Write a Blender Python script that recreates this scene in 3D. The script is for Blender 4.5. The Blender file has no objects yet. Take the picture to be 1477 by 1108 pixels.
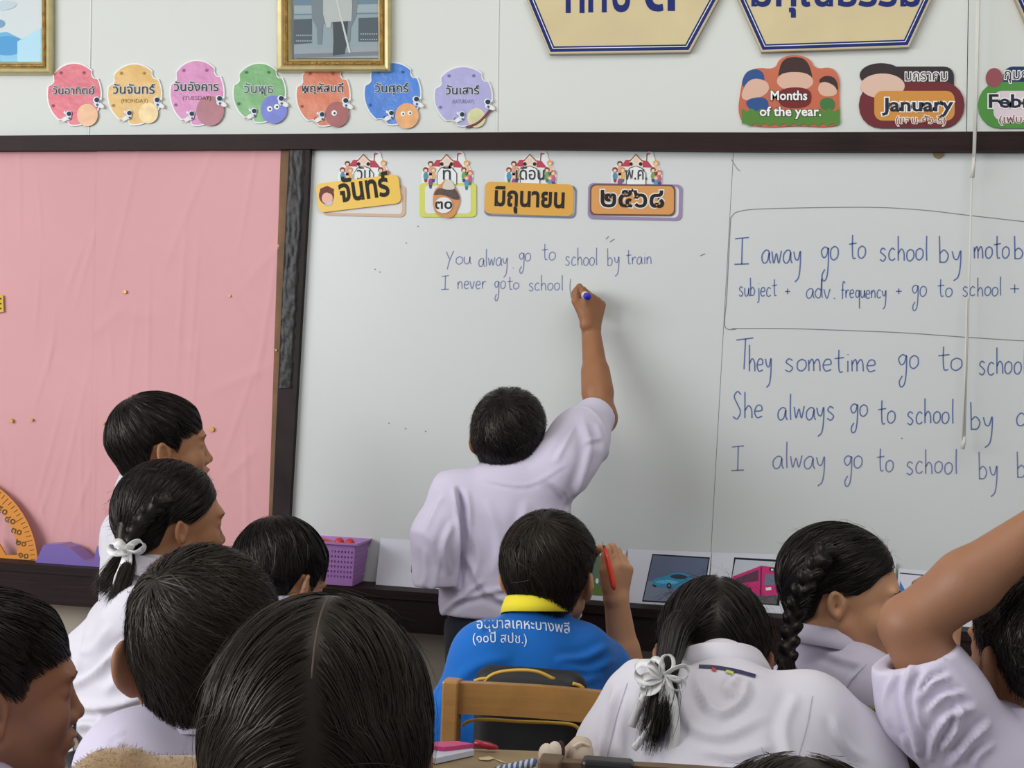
import bpy, bmesh, math, random
import numpy as np
from mathutils import Vector, Matrix
from mathutils.bvhtree import BVHTree

# ------------------------------------------------------------------ camera, world, lights
SC = bpy.context.scene
COL = SC.collection
F = 1900.0; CX, CY = 738.5, 554.0
EYE = np.array([0.0, 0.0, 1.22])
PSI = math.radians(11.3); RHO = 0.038
WALL_Y = 3.14
r0 = np.array([math.cos(PSI), math.sin(PSI), 0.0]); u0 = np.array([0, 0, 1.0])
CR = math.cos(RHO) * r0 + math.sin(RHO) * u0
CU = -math.sin(RHO) * r0 + math.cos(RHO) * u0
CD = np.array([-math.sin(PSI), math.cos(PSI), 0.0])

cam_d = bpy.data.cameras.new('camera'); cam = bpy.data.objects.new('camera', cam_d); COL.objects.link(cam)
cam_d.sensor_width = 36.0; cam_d.lens = 36.0 * F / 1477.0; cam_d.clip_start = 0.02; cam_d.clip_end = 60
m = Matrix.Identity(4)
for i in range(3):
    m[i][0] = CR[i]; m[i][1] = CU[i]; m[i][2] = -CD[i]; m[i][3] = EYE[i]
cam.matrix_world = m
SC.camera = cam
SC.view_settings.view_transform = 'Standard'
SC.view_settings.look = 'None'
SC.view_settings.gamma = 1.0
SC.view_settings.use_curve_mapping = False
SC.view_settings.exposure = -0.05

w = bpy.data.worlds.new('world'); SC.world = w; w.use_nodes = True
bg = w.node_tree.nodes['Background']; bg.inputs[0].default_value = (0.93, 0.97, 1.0, 1); bg.inputs[1].default_value = 0.40

def area(name, loc, target, sx, sy, power, col=(1, 1, 1)):
    l = bpy.data.lights.new(name, 'AREA'); l.shape = 'RECTANGLE'; l.size = sx; l.size_y = sy
    l.energy = power * 1.6; l.color = col
    o = bpy.data.objects.new(name, l); COL.objects.link(o); o.location = loc
    o.rotation_euler = (Vector(target) - Vector(loc)).to_track_quat('-Z', 'Y').to_euler()
    return o
area('window_daylight_left', (-3.7, -0.4, 2.1), (0.4, 2.6, 1.3), 3.6, 1.5, 98, (0.97, 0.985, 1.0))
area('window_daylight_right', (4.0, 0.6, 1.9), (0, 1.6, 1.0), 3.0, 1.4, 9, (0.97, 0.985, 1.0))
area('ceiling_lamp', (0.2, 1.3, 2.95), (0.2, 2.6, 1.6), 1.8, 1.0, 14, (1.0, 0.98, 0.95))

# ------------------------------------------------------------------ projection helpers (photo pixel -> world point)
def ray(px, py):
    return CD + (px - CX) / F * CR - (py - CY) / F * CU
def P(px, py, Z):
    return EYE + ray(px, py) * Z
def W(px, py, h=0.0):
    d = ray(px, py); t = (WALL_Y - h) / d[1]
    return EYE + d * t
def cdir(x, y, z):
    v = x * r0 + y * CD + z * u0
    return v / np.linalg.norm(v)
def ZW(px):   # optical depth of the wall at column px
    return WALL_Y / ray(px, CY)[1]

# ------------------------------------------------------------------ materials
MATS = {}
def mat(name, col=(0.5, 0.5, 0.5), rough=0.6, metal=0.0, spec=0.5, bump=None, var=None, sss=0.0, emis=None, alpha=None, sheen=0.0, coat=0.0, trans=0.0):
    """bump=(scale,strength,distance) noise bump ; var=(scale, amount) albedo variation"""
    if name in MATS: return MATS[name]
    m = bpy.data.materials.new(name); m.use_nodes = True; MATS[name] = m
    nt = m.node_tree; b = nt.nodes['Principled BSDF']
    b.inputs['Base Color'].default_value = (*col, 1); b.inputs['Roughness'].default_value = rough
    b.inputs['Metallic'].default_value = metal; b.inputs['Specular IOR Level'].default_value = spec
    if sss:
        b.inputs['Subsurface Weight'].default_value = sss
        b.inputs['Subsurface Radius'].default_value = (0.02, 0.008, 0.004); b.inputs['Subsurface Scale'].default_value = 0.5
    if sheen: b.inputs['Sheen Weight'].default_value = sheen
    if coat: b.inputs['Coat Weight'].default_value = coat; b.inputs['Coat Roughness'].default_value = 0.15
    if trans: b.inputs['Transmission Weight'].default_value = trans
    tc = None
    def coords():
        nonlocal tc
        if tc is None: tc = nt.nodes.new('ShaderNodeTexCoord')
        return tc.outputs['Object']
    if var:
        n = nt.nodes.new('ShaderNodeTexNoise'); n.inputs['Scale'].default_value = var[0]; n.inputs['Detail'].default_value = 4
        nt.links.new(coords(), n.inputs['Vector'])
        r = nt.nodes.new('ShaderNodeMapRange'); r.inputs[1].default_value = 0.3; r.inputs[2].default_value = 0.7
        r.inputs[3].default_value = 1 - var[1]; r.inputs[4].default_value = 1 + var[1]
        nt.links.new(n.outputs[0], r.inputs[0])
        mx = nt.nodes.new('ShaderNodeVectorMath'); mx.operation = 'SCALE'; mx.inputs[0].default_value = col
        nt.links.new(r.outputs[0], mx.inputs['Scale']); nt.links.new(mx.outputs[0], b.inputs['Base Color'])
    if bump:
        n = nt.nodes.new('ShaderNodeTexNoise'); n.inputs['Scale'].default_value = bump[0]; n.inputs['Detail'].default_value = 5
        if len(bump) > 3:
            mp = nt.nodes.new('ShaderNodeMapping'); mp.inputs['Scale'].default_value = bump[3]
            nt.links.new(coords(), mp.inputs['Vector']); nt.links.new(mp.outputs[0], n.inputs['Vector'])
        else: nt.links.new(coords(), n.inputs['Vector'])
        bp = nt.nodes.new('ShaderNodeBump'); bp.inputs['Strength'].default_value = bump[1]; bp.inputs['Distance'].default_value = bump[2]
        nt.links.new(n.outputs[0], bp.inputs['Height']); nt.links.new(bp.outputs[0], b.inputs['Normal'])
    return m
def srgb(r, g, b):
    f = lambda c: (c / 255 / 12.92) if c / 255 <= 0.04045 else ((c / 255 + 0.055) / 1.055) ** 2.4
    return (f(r), f(g), f(b))
def flat(r, g, b, rough=0.5):
    return mat('print_%d_%d_%d' % (r, g, b), srgb(r, g, b), rough, spec=.15)

# ------------------------------------------------------------------ object helpers
def link_mesh(name, verts, faces, material, parent=None, smooth=False, autosmooth=None):
    me = bpy.data.meshes.new(name)
    V = np.asarray(verts, dtype=np.float32).reshape(-1, 3)
    if isinstance(faces, np.ndarray):
        nf, k = faces.shape
        me.vertices.add(len(V)); me.vertices.foreach_set('co', V.ravel())
        me.loops.add(nf * k); me.loops.foreach_set('vertex_index', faces.astype(np.int32).ravel())
        me.polygons.add(nf); me.polygons.foreach_set('loop_start', np.arange(0, nf * k, k, dtype=np.int32))
        me.update(calc_edges=True); me.validate()
    else:
        me.from_pydata([tuple(map(float, v)) for v in V], [], [tuple(int(i) for i in f) for f in faces]); me.update()
    if material is not None:
        for mm in (material if isinstance(material, (list, tuple)) else [material]): me.materials.append(mm)
    if smooth: me.polygons.foreach_set('use_smooth', np.ones(len(me.polygons), dtype=bool))
    o = bpy.data.objects.new(name, me); COL.objects.link(o)
    if parent is not None:
        o.parent = parent; o.matrix_parent_inverse = Matrix.Translation(-parent.location)
    return o
def empty(name, loc):
    o = bpy.data.objects.new(name, None); COL.objects.link(o); o.location = tuple(map(float, loc)); o.empty_display_size = 0.05
    return o
def tag(o, label=None, cat=None, group=None, kind=None):
    if label: o['label'] = label
    if cat: o['category'] = cat
    if group: o['group'] = group
    if kind: o['kind'] = kind
    return o
class MB:
    def __init__(s): s.v = []; s.f = []
    def add(s, v, f):
        n = len(s.v); s.v += [tuple(map(float, q)) for q in v]; s.f += [tuple(int(i) + n for i in q) for q in f]; return s
    def box(s, lo, hi, R=None, c=None):
        x0, y0, z0 = lo; x1, y1, z1 = hi
        v = [np.array(q, float) for q in ((x0, y0, z0), (x1, y0, z0), (x1, y1, z0), (x0, y1, z0), (x0, y0, z1), (x1, y0, z1), (x1, y1, z1), (x0, y1, z1))]
        if R is not None: v = [R @ q for q in v]
        if c is not None: v = [q + c for q in v]
        return s.add(v, [(0, 3, 2, 1), (4, 5, 6, 7), (0, 1, 5, 4), (1, 2, 6, 5), (2, 3, 7, 6), (3, 0, 4, 7)])
    def tube(s, pts, rad, n=10, cap=True):
        pts = [np.asarray(p, float) for p in pts]; N = len(pts)
        rad = [rad] * N if np.isscalar(rad) else rad
        up = np.array([0.13, 0.27, 0.95]); rings = []
        prev = None
        for i, p in enumerate(pts):
            t = pts[min(i + 1, N - 1)] - pts[max(i - 1, 0)]; t = t / (np.linalg.norm(t) + 1e-12)
            a = prev if prev is not None else up
            a = a - t * a.dot(t)
            if np.linalg.norm(a) < 1e-4: a = np.array([1.0, 0, 0]) - t * t[0]
            a /= np.linalg.norm(a); prev = a; b = np.cross(t, a)
            rings.append([p + rad[i] * (math.cos(2 * math.pi * k / n) * a + math.sin(2 * math.pi * k / n) * b) for k in range(n)])
        v = [q for r in rings for q in r]; f = []
        for i in range(N - 1):
            for k in range(n): f.append((i * n + k, i * n + (k + 1) % n, (i + 1) * n + (k + 1) % n, (i + 1) * n + k))
        if cap: f.append(tuple(range(n))[::-1]); f.append(tuple((N - 1) * n + k for k in range(n)))
        return s.add(v, f)
    def sphere(s, c, r, n=12, m_=8, R=None):
        r = np.array([r] * 3 if np.isscalar(r) else r, float); v = []; f = []
        for i in range(m_ + 1):
            th = math.pi * i / m_
            for k in range(n):
                q = np.array([math.sin(th) * math.cos(2 * math.pi * k / n), math.sin(th) * math.sin(2 * math.pi * k / n), math.cos(th)]) * r
                v.append((R @ q if R is not None else q) + np.array(c))
        for i in range(m_):
            for k in range(n): f.append((i * n + k, (i + 1) * n + k, (i + 1) * n + (k + 1) % n, i * n + (k + 1) % n))
        return s.add(v, f)
    def build(s, name, material, parent=None, smooth=False, bevel=0.0):
        o = link_mesh(name, s.v, s.f, material, parent, smooth)
        if bevel:
            b = o.modifiers.new('bevel', 'BEVEL'); b.width = bevel; b.segments = 2; b.limit_method = 'ANGLE'
        return o
def chaikin(pts, n=2, closed=True):
    pts = [np.array(p, float) for p in pts]
    for _ in range(n):
        out = []
        rng = range(len(pts)) if closed else range(len(pts) - 1)
        if not closed: out.append(pts[0])
        for i in rng:
            a, b = pts[i], pts[(i + 1) % len(pts)]
            out += [a * .75 + b * .25, a * .25 + b * .75]
        if not closed: out.append(pts[-1])
        pts = out
    return pts
def prism(name, pts, h0, h1, material, parent=None, mp=W):
    """polygon given in photo pixels, standing on the wall plane between offsets h0 and h1"""
    fr = [mp(p[0], p[1], h1) for p in pts]; n = len(fr)
    # orientation: make front face look at the room
    ar = sum(pts[i][0] * pts[(i + 1) % n][1] - pts[(i + 1) % n][0] * pts[i][1] for i in range(n))
    if ar > 0: fr = fr[::-1]
    bk = [q + np.array([0, h1 - h0, 0]) for q in fr]
    f = [tuple(range(n)), tuple(range(2 * n - 1, n - 1, -1))] + [(i, n + i, n + (i + 1) % n, (i + 1) % n) for i in range(n)]
    f = [tuple(q) for q in f]
    return link_mesh(name, fr + bk, f, material, parent)
def sheet(name, pts, h, material, parent=None, mp=W):
    n = len(pts); ar = sum(pts[i][0] * pts[(i + 1) % n][1] - pts[(i + 1) % n][0] * pts[i][1] for i in range(n))
    if ar > 0: pts = list(pts)[::-1]
    return link_mesh(name, [mp(p[0], p[1], h) for p in pts], [tuple(range(n))], material, parent)
def ellipse(cx, cy, rx, ry, n=28, a0=0.0, rot=0.0):
    o = []
    for k in range(n):
        t = a0 + 2 * math.pi * k / n; x, y = rx * math.cos(t), ry * math.sin(t)
        o.append((cx + x * math.cos(rot) - y * math.sin(rot), cy + x * math.sin(rot) + y * math.cos(rot)))
    return o
def rrect(x0, y0, x1, y1, r, slope=0.0, n=5):
    o = []
    for (cx, cy, a) in ((x1 - r, y0 + r, -90), (x1 - r, y1 - r, 0), (x0 + r, y1 - r, 90), (x0 + r, y0 + r, 180)):
        for k in range(n + 1):
            t = math.radians(a + 90 * k / n); o.append((cx + r * math.cos(t), cy + r * math.sin(t)))
    mx, my = (x0 + x1) / 2, (y0 + y1) / 2
    c, s_ = math.cos(math.atan(slope)), math.sin(math.atan(slope))
    return [(mx + (x - mx) * c - (y - my) * s_, my + (x - mx) * s_ + (y - my) * c) for x, y in o]
_tc = {}
def text_geo(s, bold=0.0):
    k = (s, bold)
    if k not in _tc:
        c = bpy.data.curves.new('t', 'FONT'); c.body = s; c.offset = bold; c.resolution_u = 2
        o = bpy.data.objects.new('t', c); COL.objects.link(o)
        dg = bpy.context.evaluated_depsgraph_get(); me = bpy.data.meshes.new_from_object(o.evaluated_get(dg))
        v = np.array([q.co[:2] for q in me.vertices]).reshape(-1, 2); f = [tuple(p.vertices) for p in me.polygons]
        bpy.data.objects.remove(o); bpy.data.meshes.remove(me); bpy.data.curves.remove(c); _tc[k] = (v, f)
    return _tc[k]
def text(name, s, x0, x1, yb, h, material, parent=None, bold=0.0, slope=0.0, ys=None, mp=W, bend=0.0):
    v, f = text_geo(s, bold); vn, _ = text_geo(s, 0.0)
    a, b = vn[:, 0].min(), vn[:, 0].max(); k = (x1 - x0) / (b - a); ky = k if ys is None else ys
    U = (v[:, 0] - a) * k; V = v[:, 1] * ky
    pts = [mp(x0 + u + vv * slope, yb + slope * u - vv + bend * (u / (x1 - x0)) ** 2, h) for u, vv in zip(U, V)]
    return link_mesh(name, pts, f, material, parent)
# ------------------------------------------------------------------ the setting
M_wall = mat('wall_paint_offwhite', srgb(208, 211, 206), 0.6, bump=(3, 0.15, 0.01), var=(1.2, 0.015))
M_seam = mat('wall_batten_white', srgb(214, 216, 212), 0.5)
M_low = mat('wall_paint_beige_worn', srgb(176, 165, 152), 0.8, var=(3, 0.08))
M_dark = mat('dark_stained_wood', srgb(40, 27, 26), 0.5, spec=.14, bump=(6, 0.3, 0.004, (1, 1, 12)), var=(5, 0.25))
M_tape = mat('black_tape_worn', srgb(30, 28, 29), 0.38, spec=.3, bump=(60, 0.5, 0.002), var=(40, 0.4))
M_board = mat('whiteboard_enamel', srgb(205, 208, 207), 0.32, spec=0.4, var=(1.6, 0.02))
M_pink = mat('pink_wrapping_paper', srgb(214, 158, 162), 0.75, bump=(2.2, 0.35, 0.02), var=(2.0, 0.04))
M_floor = mat('floor_tile_grey', srgb(150, 142, 132), 0.5, var=(6, 0.1))

def struct(o, label=None): o['kind'] = 'structure'; return o
mb = MB().box((-4.2, -2.5, -0.05), (4.5, WALL_Y + .15, 0.0)); struct(mb.build('floor', M_floor))
mb = MB().box((-4.2, -0.4, 3.2), (4.5, WALL_Y + .15, 3.25)); struct(mb.build('ceiling', M_wall))
mb = MB().box((-4.2, WALL_Y + 0.01, 0), (4.5, WALL_Y + 0.15, 3.2)); wall = struct(mb.build('wall_front', M_low))
# left wall with window openings
mb = MB(); X = -4.2
mb.box((X, -0.6, 0), (X + .12, WALL_Y + .01, 0.9)); mb.box((X, -0.6, 2.7), (X + .12, WALL_Y + .01, 3.2))
for y0, y1 in ((-0.6, -0.4), (1.2, 1.4), (3.0, 3.14)): mb.box((X, y0, 0.9), (X + .12, y1, 2.7))
struct(mb.build('wall_left', M_wall))
# upper wall panels (children of the wall), a narrow white batten over each joint
seams = [(-620, -620), (131, 127), (719, 716), (1397, 1394), (1411, 1408), (1900, 1890)]
for i in range(5):
    (a0, a1), (b0, b1) = seams[i], seams[i + 1]
    g = 0.8
    o = prism('wall_panel', [(a0 + g + (a0 - a1) * .3, -60), (b0 - g + (b0 - b1) * .3, -60), (b1 - g, 205), (a1 + g, 205)], -0.008, 0.004 if i != 3 else 0.009, M_wall, wall)
for a0, a1 in seams[1:3]:
    prism('joint_strip', [(a0 - 0.6, -60), (a0 + 1.6, -60), (a1 + 1.4, 205), (a1 - 0.6, 205)], 0.0, 0.006, M_seam, wall)

# dark rails
def rail(name, pts, h0, h1, m_, n=1): return struct(prism(name, pts, h0, h1, m_))
rail('trim_1', [(-90, 196), (410, 193), (760, 190.5), (1100, 191), (1560, 189), (1560, 219), (1100, 218), (760, 214.5), (410, 215), (-90, 217)], 0.0, 0.035, M_dark)
# chalk ledge: front board and top shelf
lw = lambda x: 812 + (x / 1400.0) * 100 + (8 if x > 500 else 0) * 0
def ledge_y(x): return float(np.interp(x, [-100, 0, 140, 530, 870, 1000, 1400, 1600], [806, 811, 821, 851, 876, 884, 912, 926]))
def ledge_b(x): return float(np.interp(x, [-100, 0, 140, 530, 870, 1000, 1400, 1600], [862, 867, 873, 898, 925, 936, 968, 982]))
xs = [-100, 0, 140, 330, 530, 700, 870, 1000, 1200, 1400, 1600]
LH = 0.12
def planar_ledge():
    # build straight in the world from two fitted points at the front edge
    a = W(0, ledge_y(0), LH); b = W(1400, ledge_y(1400), LH)
    c = W(0, ledge_b(0), LH); d = W(1400, ledge_b(1400), LH)
    return a, b, c, d
a, b, c, d = planar_ledge()
zt = (a[2] + b[2]) / 2; zb = (c[2] + d[2]) / 2
print('LEDGE z', a[2], b[2], c[2], d[2], 'rail top', W(0, 194, .035)[2], W(1477, 190, .035)[2])
def tilt_box(z0, z1, y0, y1, x0=-2.2, x1=1.6, dz0=0.0):
    sl = (b[2] - a[2]) / (b[0] - a[0])
    return [(x, y, z + (x - a[0]) * sl) for x in (x0, x1) for y in (y0, y1) for z in (z0, z1)]
v = tilt_box(a[2] - .020, a[2], WALL_Y - LH, WALL_Y)
bf = [(0, 1, 3, 2), (4, 6, 7, 5), (0, 4, 5, 1), (2, 3, 7, 6), (0, 2, 6, 4), (1, 5, 7, 3)]
M_dark2 = mat('dark_ledge_wood', srgb(36, 25, 25), 0.55, spec=.14, bump=(6, 0.3, 0.004, (1, 1, 12)), var=(5, 0.2))
led = struct(MB().add(v, bf).build('trim_2', M_dark2))
v = tilt_box(c[2], a[2] - .018, WALL_Y - LH + .006, WALL_Y - LH + .03)
link_mesh('front_board', v, bf, M_dark2, led)
LEDGE_Z = lambda x: a[2] + (x - a[0]) * (b[2] - a[2]) / (b[0] - a[0])

# whiteboard
wb = empty('whiteboard', W(1000, 880, 0.0)); tag(wb, 'large white dry-erase board covered in blue handwriting under the dark rail', 'whiteboard')
surf = prism('board_panel', [(446, 212), (1058, 212), (1020, 885), (408, 850)], 0.0, 0.012, M_board, wb)
surf = prism('board_panel', [(1058.8, 212), (1600, 212), (1600, 935), (1020.8, 885)], 0.0, 0.012, M_board, wb)
prism('joint_line', [(1057.8, 212), (1059.2, 212), (1021.4, 885), (1020, 885)], 0.0, 0.0112, flat(120, 124, 126), wb)

# post between the boards: brown board edge, dark post, taped top
post = empty('trim_3', W(425, 500, 0)); post['kind'] = 'structure'
prism('wood_edge', [(405, 214), (421, 214), (398, 850), (384, 850)], 0.0, 0.014, mat('raw_brown_wood', srgb(120, 88, 58), 0.7, var=(20, .25)), post)
prism('post_strip', [(417, 214), (447, 214), (443, 300), (414, 800), (413, 850), (388, 850), (398, 620), (408, 400)], 0.0, 0.03, mat('dark_post_wood', srgb(42, 34, 34), 0.55, spec=.14, var=(12, .3)), post)
random.seed(5)
mbt = MB()
N = 26
tv = []; L0 = [(417.5, 216), (407.5, 400), (400, 560)]; 
gx = 9; gy = 60
P2 = []
for j in range(gy + 1):
    y = 217 + (560 - 217) * j / gy
    xl = np.interp(y, [216, 400, 620], [418, 409, 399.5]) + (random.random() - .5) * 2.0; xr = np.interp(y, [216, 300, 620], [440, 436, 418]) + (random.random() - .5) * 1.2
    for i in range(gx + 1): P2.append(W(xl + (xr - xl) * i / gx, y, 0.031 + random.random() * 0.003 + (0.0 if 0 < i < gx else -0.002)))
mbt.add(P2, [(j * (gx + 1) + i, (j + 1) * (gx + 1) + i, (j + 1) * (gx + 1) + i + 1, j * (gx + 1) + i + 1) for j in range(gy) for i in range(gx)])
mbt.build('black_tape', M_tape, post, smooth=True)['label'] = 'crumpled shiny black tape'

# pink notice board with wrinkled paper
nb = empty('notice_board', W(200, 840, 0)); tag(nb, 'notice board covered in wrinkled pink paper left of the whiteboard', 'notice board')
def paper(pts_fn, nx, ny, name, h, amp, seed, mp=W):
    rng = np.random.RandomState(seed)
    K = rng.randn(14, 2) * np.array([7, 4]); ph = rng.rand(14) * 6.28
    creases = [(rng.rand(), rng.rand(), rng.rand() * 3.14, rng.rand() * .25 + .08) for _ in range(26)]
    vs = []
    for j in range(ny + 1):
        for i in range(nx + 1):
            s, t = i / nx, j / ny
            hh = sum(math.sin(K[q, 0] * s + K[q, 1] * t + ph[q]) for q in range(14)) / 14 * amp
            for (cs, ct, an, L) in creases:
                ds, dt = (s - cs), (t - ct); u_ = ds * math.cos(an) + dt * math.sin(an); w_ = -ds * math.sin(an) + dt * math.cos(an)
                if abs(u_) < L: hh += amp * .75 * math.exp(-(w_ / .012) ** 2) * (1 - (u_ / L) ** 2)
            px, py = pts_fn(s, t)
            vs.append(mp(px, py, h + max(hh, -h * .6)))
    f = [(j * (nx + 1) + i, (j + 1) * (nx + 1) + i, (j + 1) * (nx + 1) + i + 1, j * (nx + 1) + i + 1) for j in range(ny) for i in range(nx)]
    return vs, f
def quad(q):
    (ax, ay), (bx, by), (cx_, cy_), (dx, dy) = q
    return lambda s, t: ((ax * (1 - s) + bx * s) * (1 - t) + (dx * (1 - s) + cx_ * s) * t, (ay * (1 - s) + by * s) * (1 - t) + (dy * (1 - s) + cy_ * s) * t)
prism('backing_board', [(-90, 214), (400, 214), (384, 848), (-90, 806)], 0.0, 0.006, M_low, nb)
for q, sd in ((((-90, 212), (141, 212), (131, 822), (-90, 808)), 3), (((140, 212), (409, 212), (387, 850), (130, 820)), 8)):
    vs, f = paper(quad(q), 90, 130, 'paper_sheet', 0.009 if sd == 3 else 0.0115, 0.0022, sd)
    link_mesh('paper_sheet', vs, f, M_pink, nb, smooth=True)
prism('paper_edge', [(399, 500), (401, 500), (390, 850), (386, 850)], 0.012, 0.0135, flat(225, 222, 216), nb)
# ------------ small bits stuck on the pink paper
random.seed(11)
for k, (x, y, r) in enumerate([(180, 421, 2.6), (305, 619, 3.6), (16, 607, 3), (45, 606, 2.4), (149, 611, 2.2), (331, 427, 1.8), (398, 505, 1.6)]):
    pts = [(x + r * (0.7 + .5 * random.random()) * math.cos(t * .9), y + r * (0.7 + .5 * random.random()) * math.sin(t * .9)) for t in range(7)]
    prism('glue_scrap', pts, 0.012, 0.017, mat('old_gold_foil', srgb(188, 142, 60), 0.4, metal=.3), nb)
yt = prism('yellow_card', [(-10, 424), (4, 426), (5, 450), (-10, 451)], 0.013, 0.016, flat(214, 178, 62)); tag(yt, 'small yellow card at the left edge of the pink notice board', 'card')
for y in (431, 438, 445): sheet('black_mark', [(-8, y - 1.2), (2, y - 1.2), (2, y + 1.2), (-8, y + 1.2)], 0.0163, flat(60, 50, 30), yt)

# ------------------------------------------------------------------ handwriting : a stroke alphabet
G = {
 'a': [[(.85, .9), (.5, 1.0), (.1, .7), (.05, .25), (.3, 0), (.65, .2), (.85, .85), (.85, .3), (1.0, 0)]],
 'b': [[(.05, 2.1), (.08, 1), (.1, 0)], [(.1, .75), (.45, 1.0), (.8, .6), (.6, .1), (.12, .05)]],
 'c': [[(.8, .85), (.45, 1.0), (.1, .6), (.15, .1), (.5, -.02), (.8, .15)]],
 'd': [[(.8, .75), (.4, .95), (.05, .5), (.25, .02), (.7, .2), (.85, 2.0), (.88, .3), (.95, 0)]],
 'e': [[(.1, .5), (.75, .58), (.7, .95), (.3, .95), (.05, .45), (.3, 0), (.8, .12)]],
 'f': [[(.85, 1.9), (.5, 2.1), (.35, 1.5), (.3, -.1)], [(.05, 1.0), (.7, 1.05)]],
 'g': [[(.8, .9), (.45, 1.0), (.1, .7), (.3, .25), (.65, .4), (.85, .95), (.82, -.3), (.65, -1.2), (.3, -1.45), (.15, -1.05), (.45, -.6)]],
 'h': [[(.1, 2.1), (.1, 1), (.1, 0)], [(.1, .6), (.45, 1.0), (.75, .7), (.8, 0)]],
 'i': [[(.3, .95), (.3, 0)], [(.3, 1.45), (.34, 1.5)]],
 'j': [[(.5, .95), (.5, -.5), (.2, -.75)], [(.5, 1.4), (.54, 1.45)]],
 'l': [[(.3, 2.1), (.27, 1.0), (.3, 0)]],
 'm': [[(.05, .95), (.08, 0)], [(.08, .6), (.35, 1.0), (.5, .7), (.52, 0)], [(.52, .6), (.85, 1.0), (1.05, .7), (1.1, 0)]],
 'n': [[(.08, .95), (.1, 0)], [(.1, .55), (.45, 1.0), (.75, .7), (.8, 0)]],
 'o': [[(.5, 1.0), (.12, .75), (.1, .2), (.45, 0), (.85, .3), (.85, .8), (.5, 1.0)]],
 'q': [[(.8, .9), (.4, 1.0), (.1, .6), (.3, .1), (.7, .3), (.82, .95), (.85, -1.3)]],
 'r': [[(.1, .95), (.12, 0)], [(.12, .5), (.4, .95), (.75, .9)]],
 's': [[(.75, .9), (.4, 1.05), (.15, .75), (.5, .5), (.75, .25), (.45, -.05), (.08, .1)]],
 't': [[(.45, 1.9), (.42, .8), (.5, .05), (.8, .05)], [(.05, 1.15), (.9, 1.25)]],
 'u': [[(.08, .95), (.1, .3), (.35, 0), (.7, .3), (.8, .95), (.8, .3), (.95, 0)]],
 'v': [[(.05, .95), (.4, 0), (.8, .98)]],
 'w': [[(.05, .95), (.25, .05), (.55, .8), (.8, .05), (1.1, 1.0)]],
 'y': [[(.08, .95), (.25, .4), (.55, .35), (.8, 1.0), (.78, -.1), (.6, -1.0), (.2, -1.35)]],
 'Y': [[(.05, 1.3), (.4, .55)], [(.85, 1.4), (.4, .4), (.15, -.5)]],
 'I': [[(.05, 2.0), (1.0, 2.1)], [(.55, 2.05), (.5, 0)], [(0, 0), (1.0, .05)]],
 'T': [[(0, 2.0), (1.1, 2.15)], [(.6, 2.1), (.5, 0)]],
 'S': [[(.85, 1.9), (.5, 2.15), (.15, 1.75), (.5, 1.1), (.8, .5), (.45, -.05), (0, .15)]],
 '+': [[(0, .5), (.9, .5)], [(.45, .95), (.45, .05)]],
 '.': [[(.1, 0), (.2, .05)]],
 ',': [[(.1, .1), (.0, -.2)]],
}
ADV = {'i': .6, 'l': .55, 'm': 1.35, 'w': 1.3, 'I': 1.2, 'T': 1.0, '.': .4, 'j': .75, ' ': .9, 'f': .85, 't': 1.0, 'r': .85, 'Y': 1.0}
def catmull(p, n=5):
    p = [np.array(q, float) for q in p]
    if len(p) < 3: return [p[0] + (p[-1] - p[0]) * t / 4 for t in range(5)]
    q = [2 * p[0] - p[1]] + p + [2 * p[-1] - p[-2]]; o = []
    for i in range(1, len(q) - 2):
        for k in range(n):
            t = k / n; a, b, c, d = q[i - 1], q[i], q[i + 1], q[i + 2]
            o.append(.5 * ((2 * b) + (c - a) * t + (2 * a - 5 * b + 4 * c - d) * t * t + (3 * b - a - 3 * c + d) * t ** 3))
    o.append(p[-1]); return o
def ribbon_px(mb_, pts, wpx, h, mp=W):
    n = len(pts); L = []; R_ = []
    for i in range(n):
        a_, b_ = pts[max(i - 1, 0)], pts[min(i + 1, n - 1)]; t = b_ - a_; t = t / (np.linalg.norm(t) + 1e-9); nn = np.array([-t[1], t[0]]) * wpx / 2
        L.append(mp(*(pts[i] + nn), h)); R_.append(mp(*(pts[i] - nn), h))
    mb_.add(L + R_, [(i, n + i, n + i + 1, i + 1) for i in range(n - 1)])
RW = random.Random(3)
def word(mb_, s, x0, x1, y0, xh, y1=None, wpx=1.5, h=.0126, asc=1.0, mp=W, slant=0.0):
    y1 = y0 if y1 is None else y1; tot = sum(ADV.get(c, 1.05) for c in s); k = (x1 - x0) / (tot - .1); x = 0
    for c in s:
        if c in G:
            jy = RW.uniform(-.06, .06); jx = RW.uniform(-.04, .04)
            for st in G[c]:
                pts = []
                for (gx_, gy_) in catmull(st):
                    if gy_ > 1.2: gy_ = 1.2 + (gy_ - 1.2) * asc
                    X_ = x0 + (x + gx_ + jx) * k + slant * gy_ * xh; f_ = (x + gx_) / tot
                    pts.append(np.array([X_, y0 + (y1 - y0) * f_ - (gy_ + jy) * xh]))
                ribbon_px(mb_, pts, wpx, h, mp)
        x += ADV.get(c, 1.05)
INK = mat('blue_marker_ink', srgb(88, 104, 158), 0.5); INK2 = mat('faded_blue_marker_ink', srgb(114, 122, 166), 0.5); INKg = mat('grey_marker_ink', srgb(118, 124, 134), 0.5)
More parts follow.
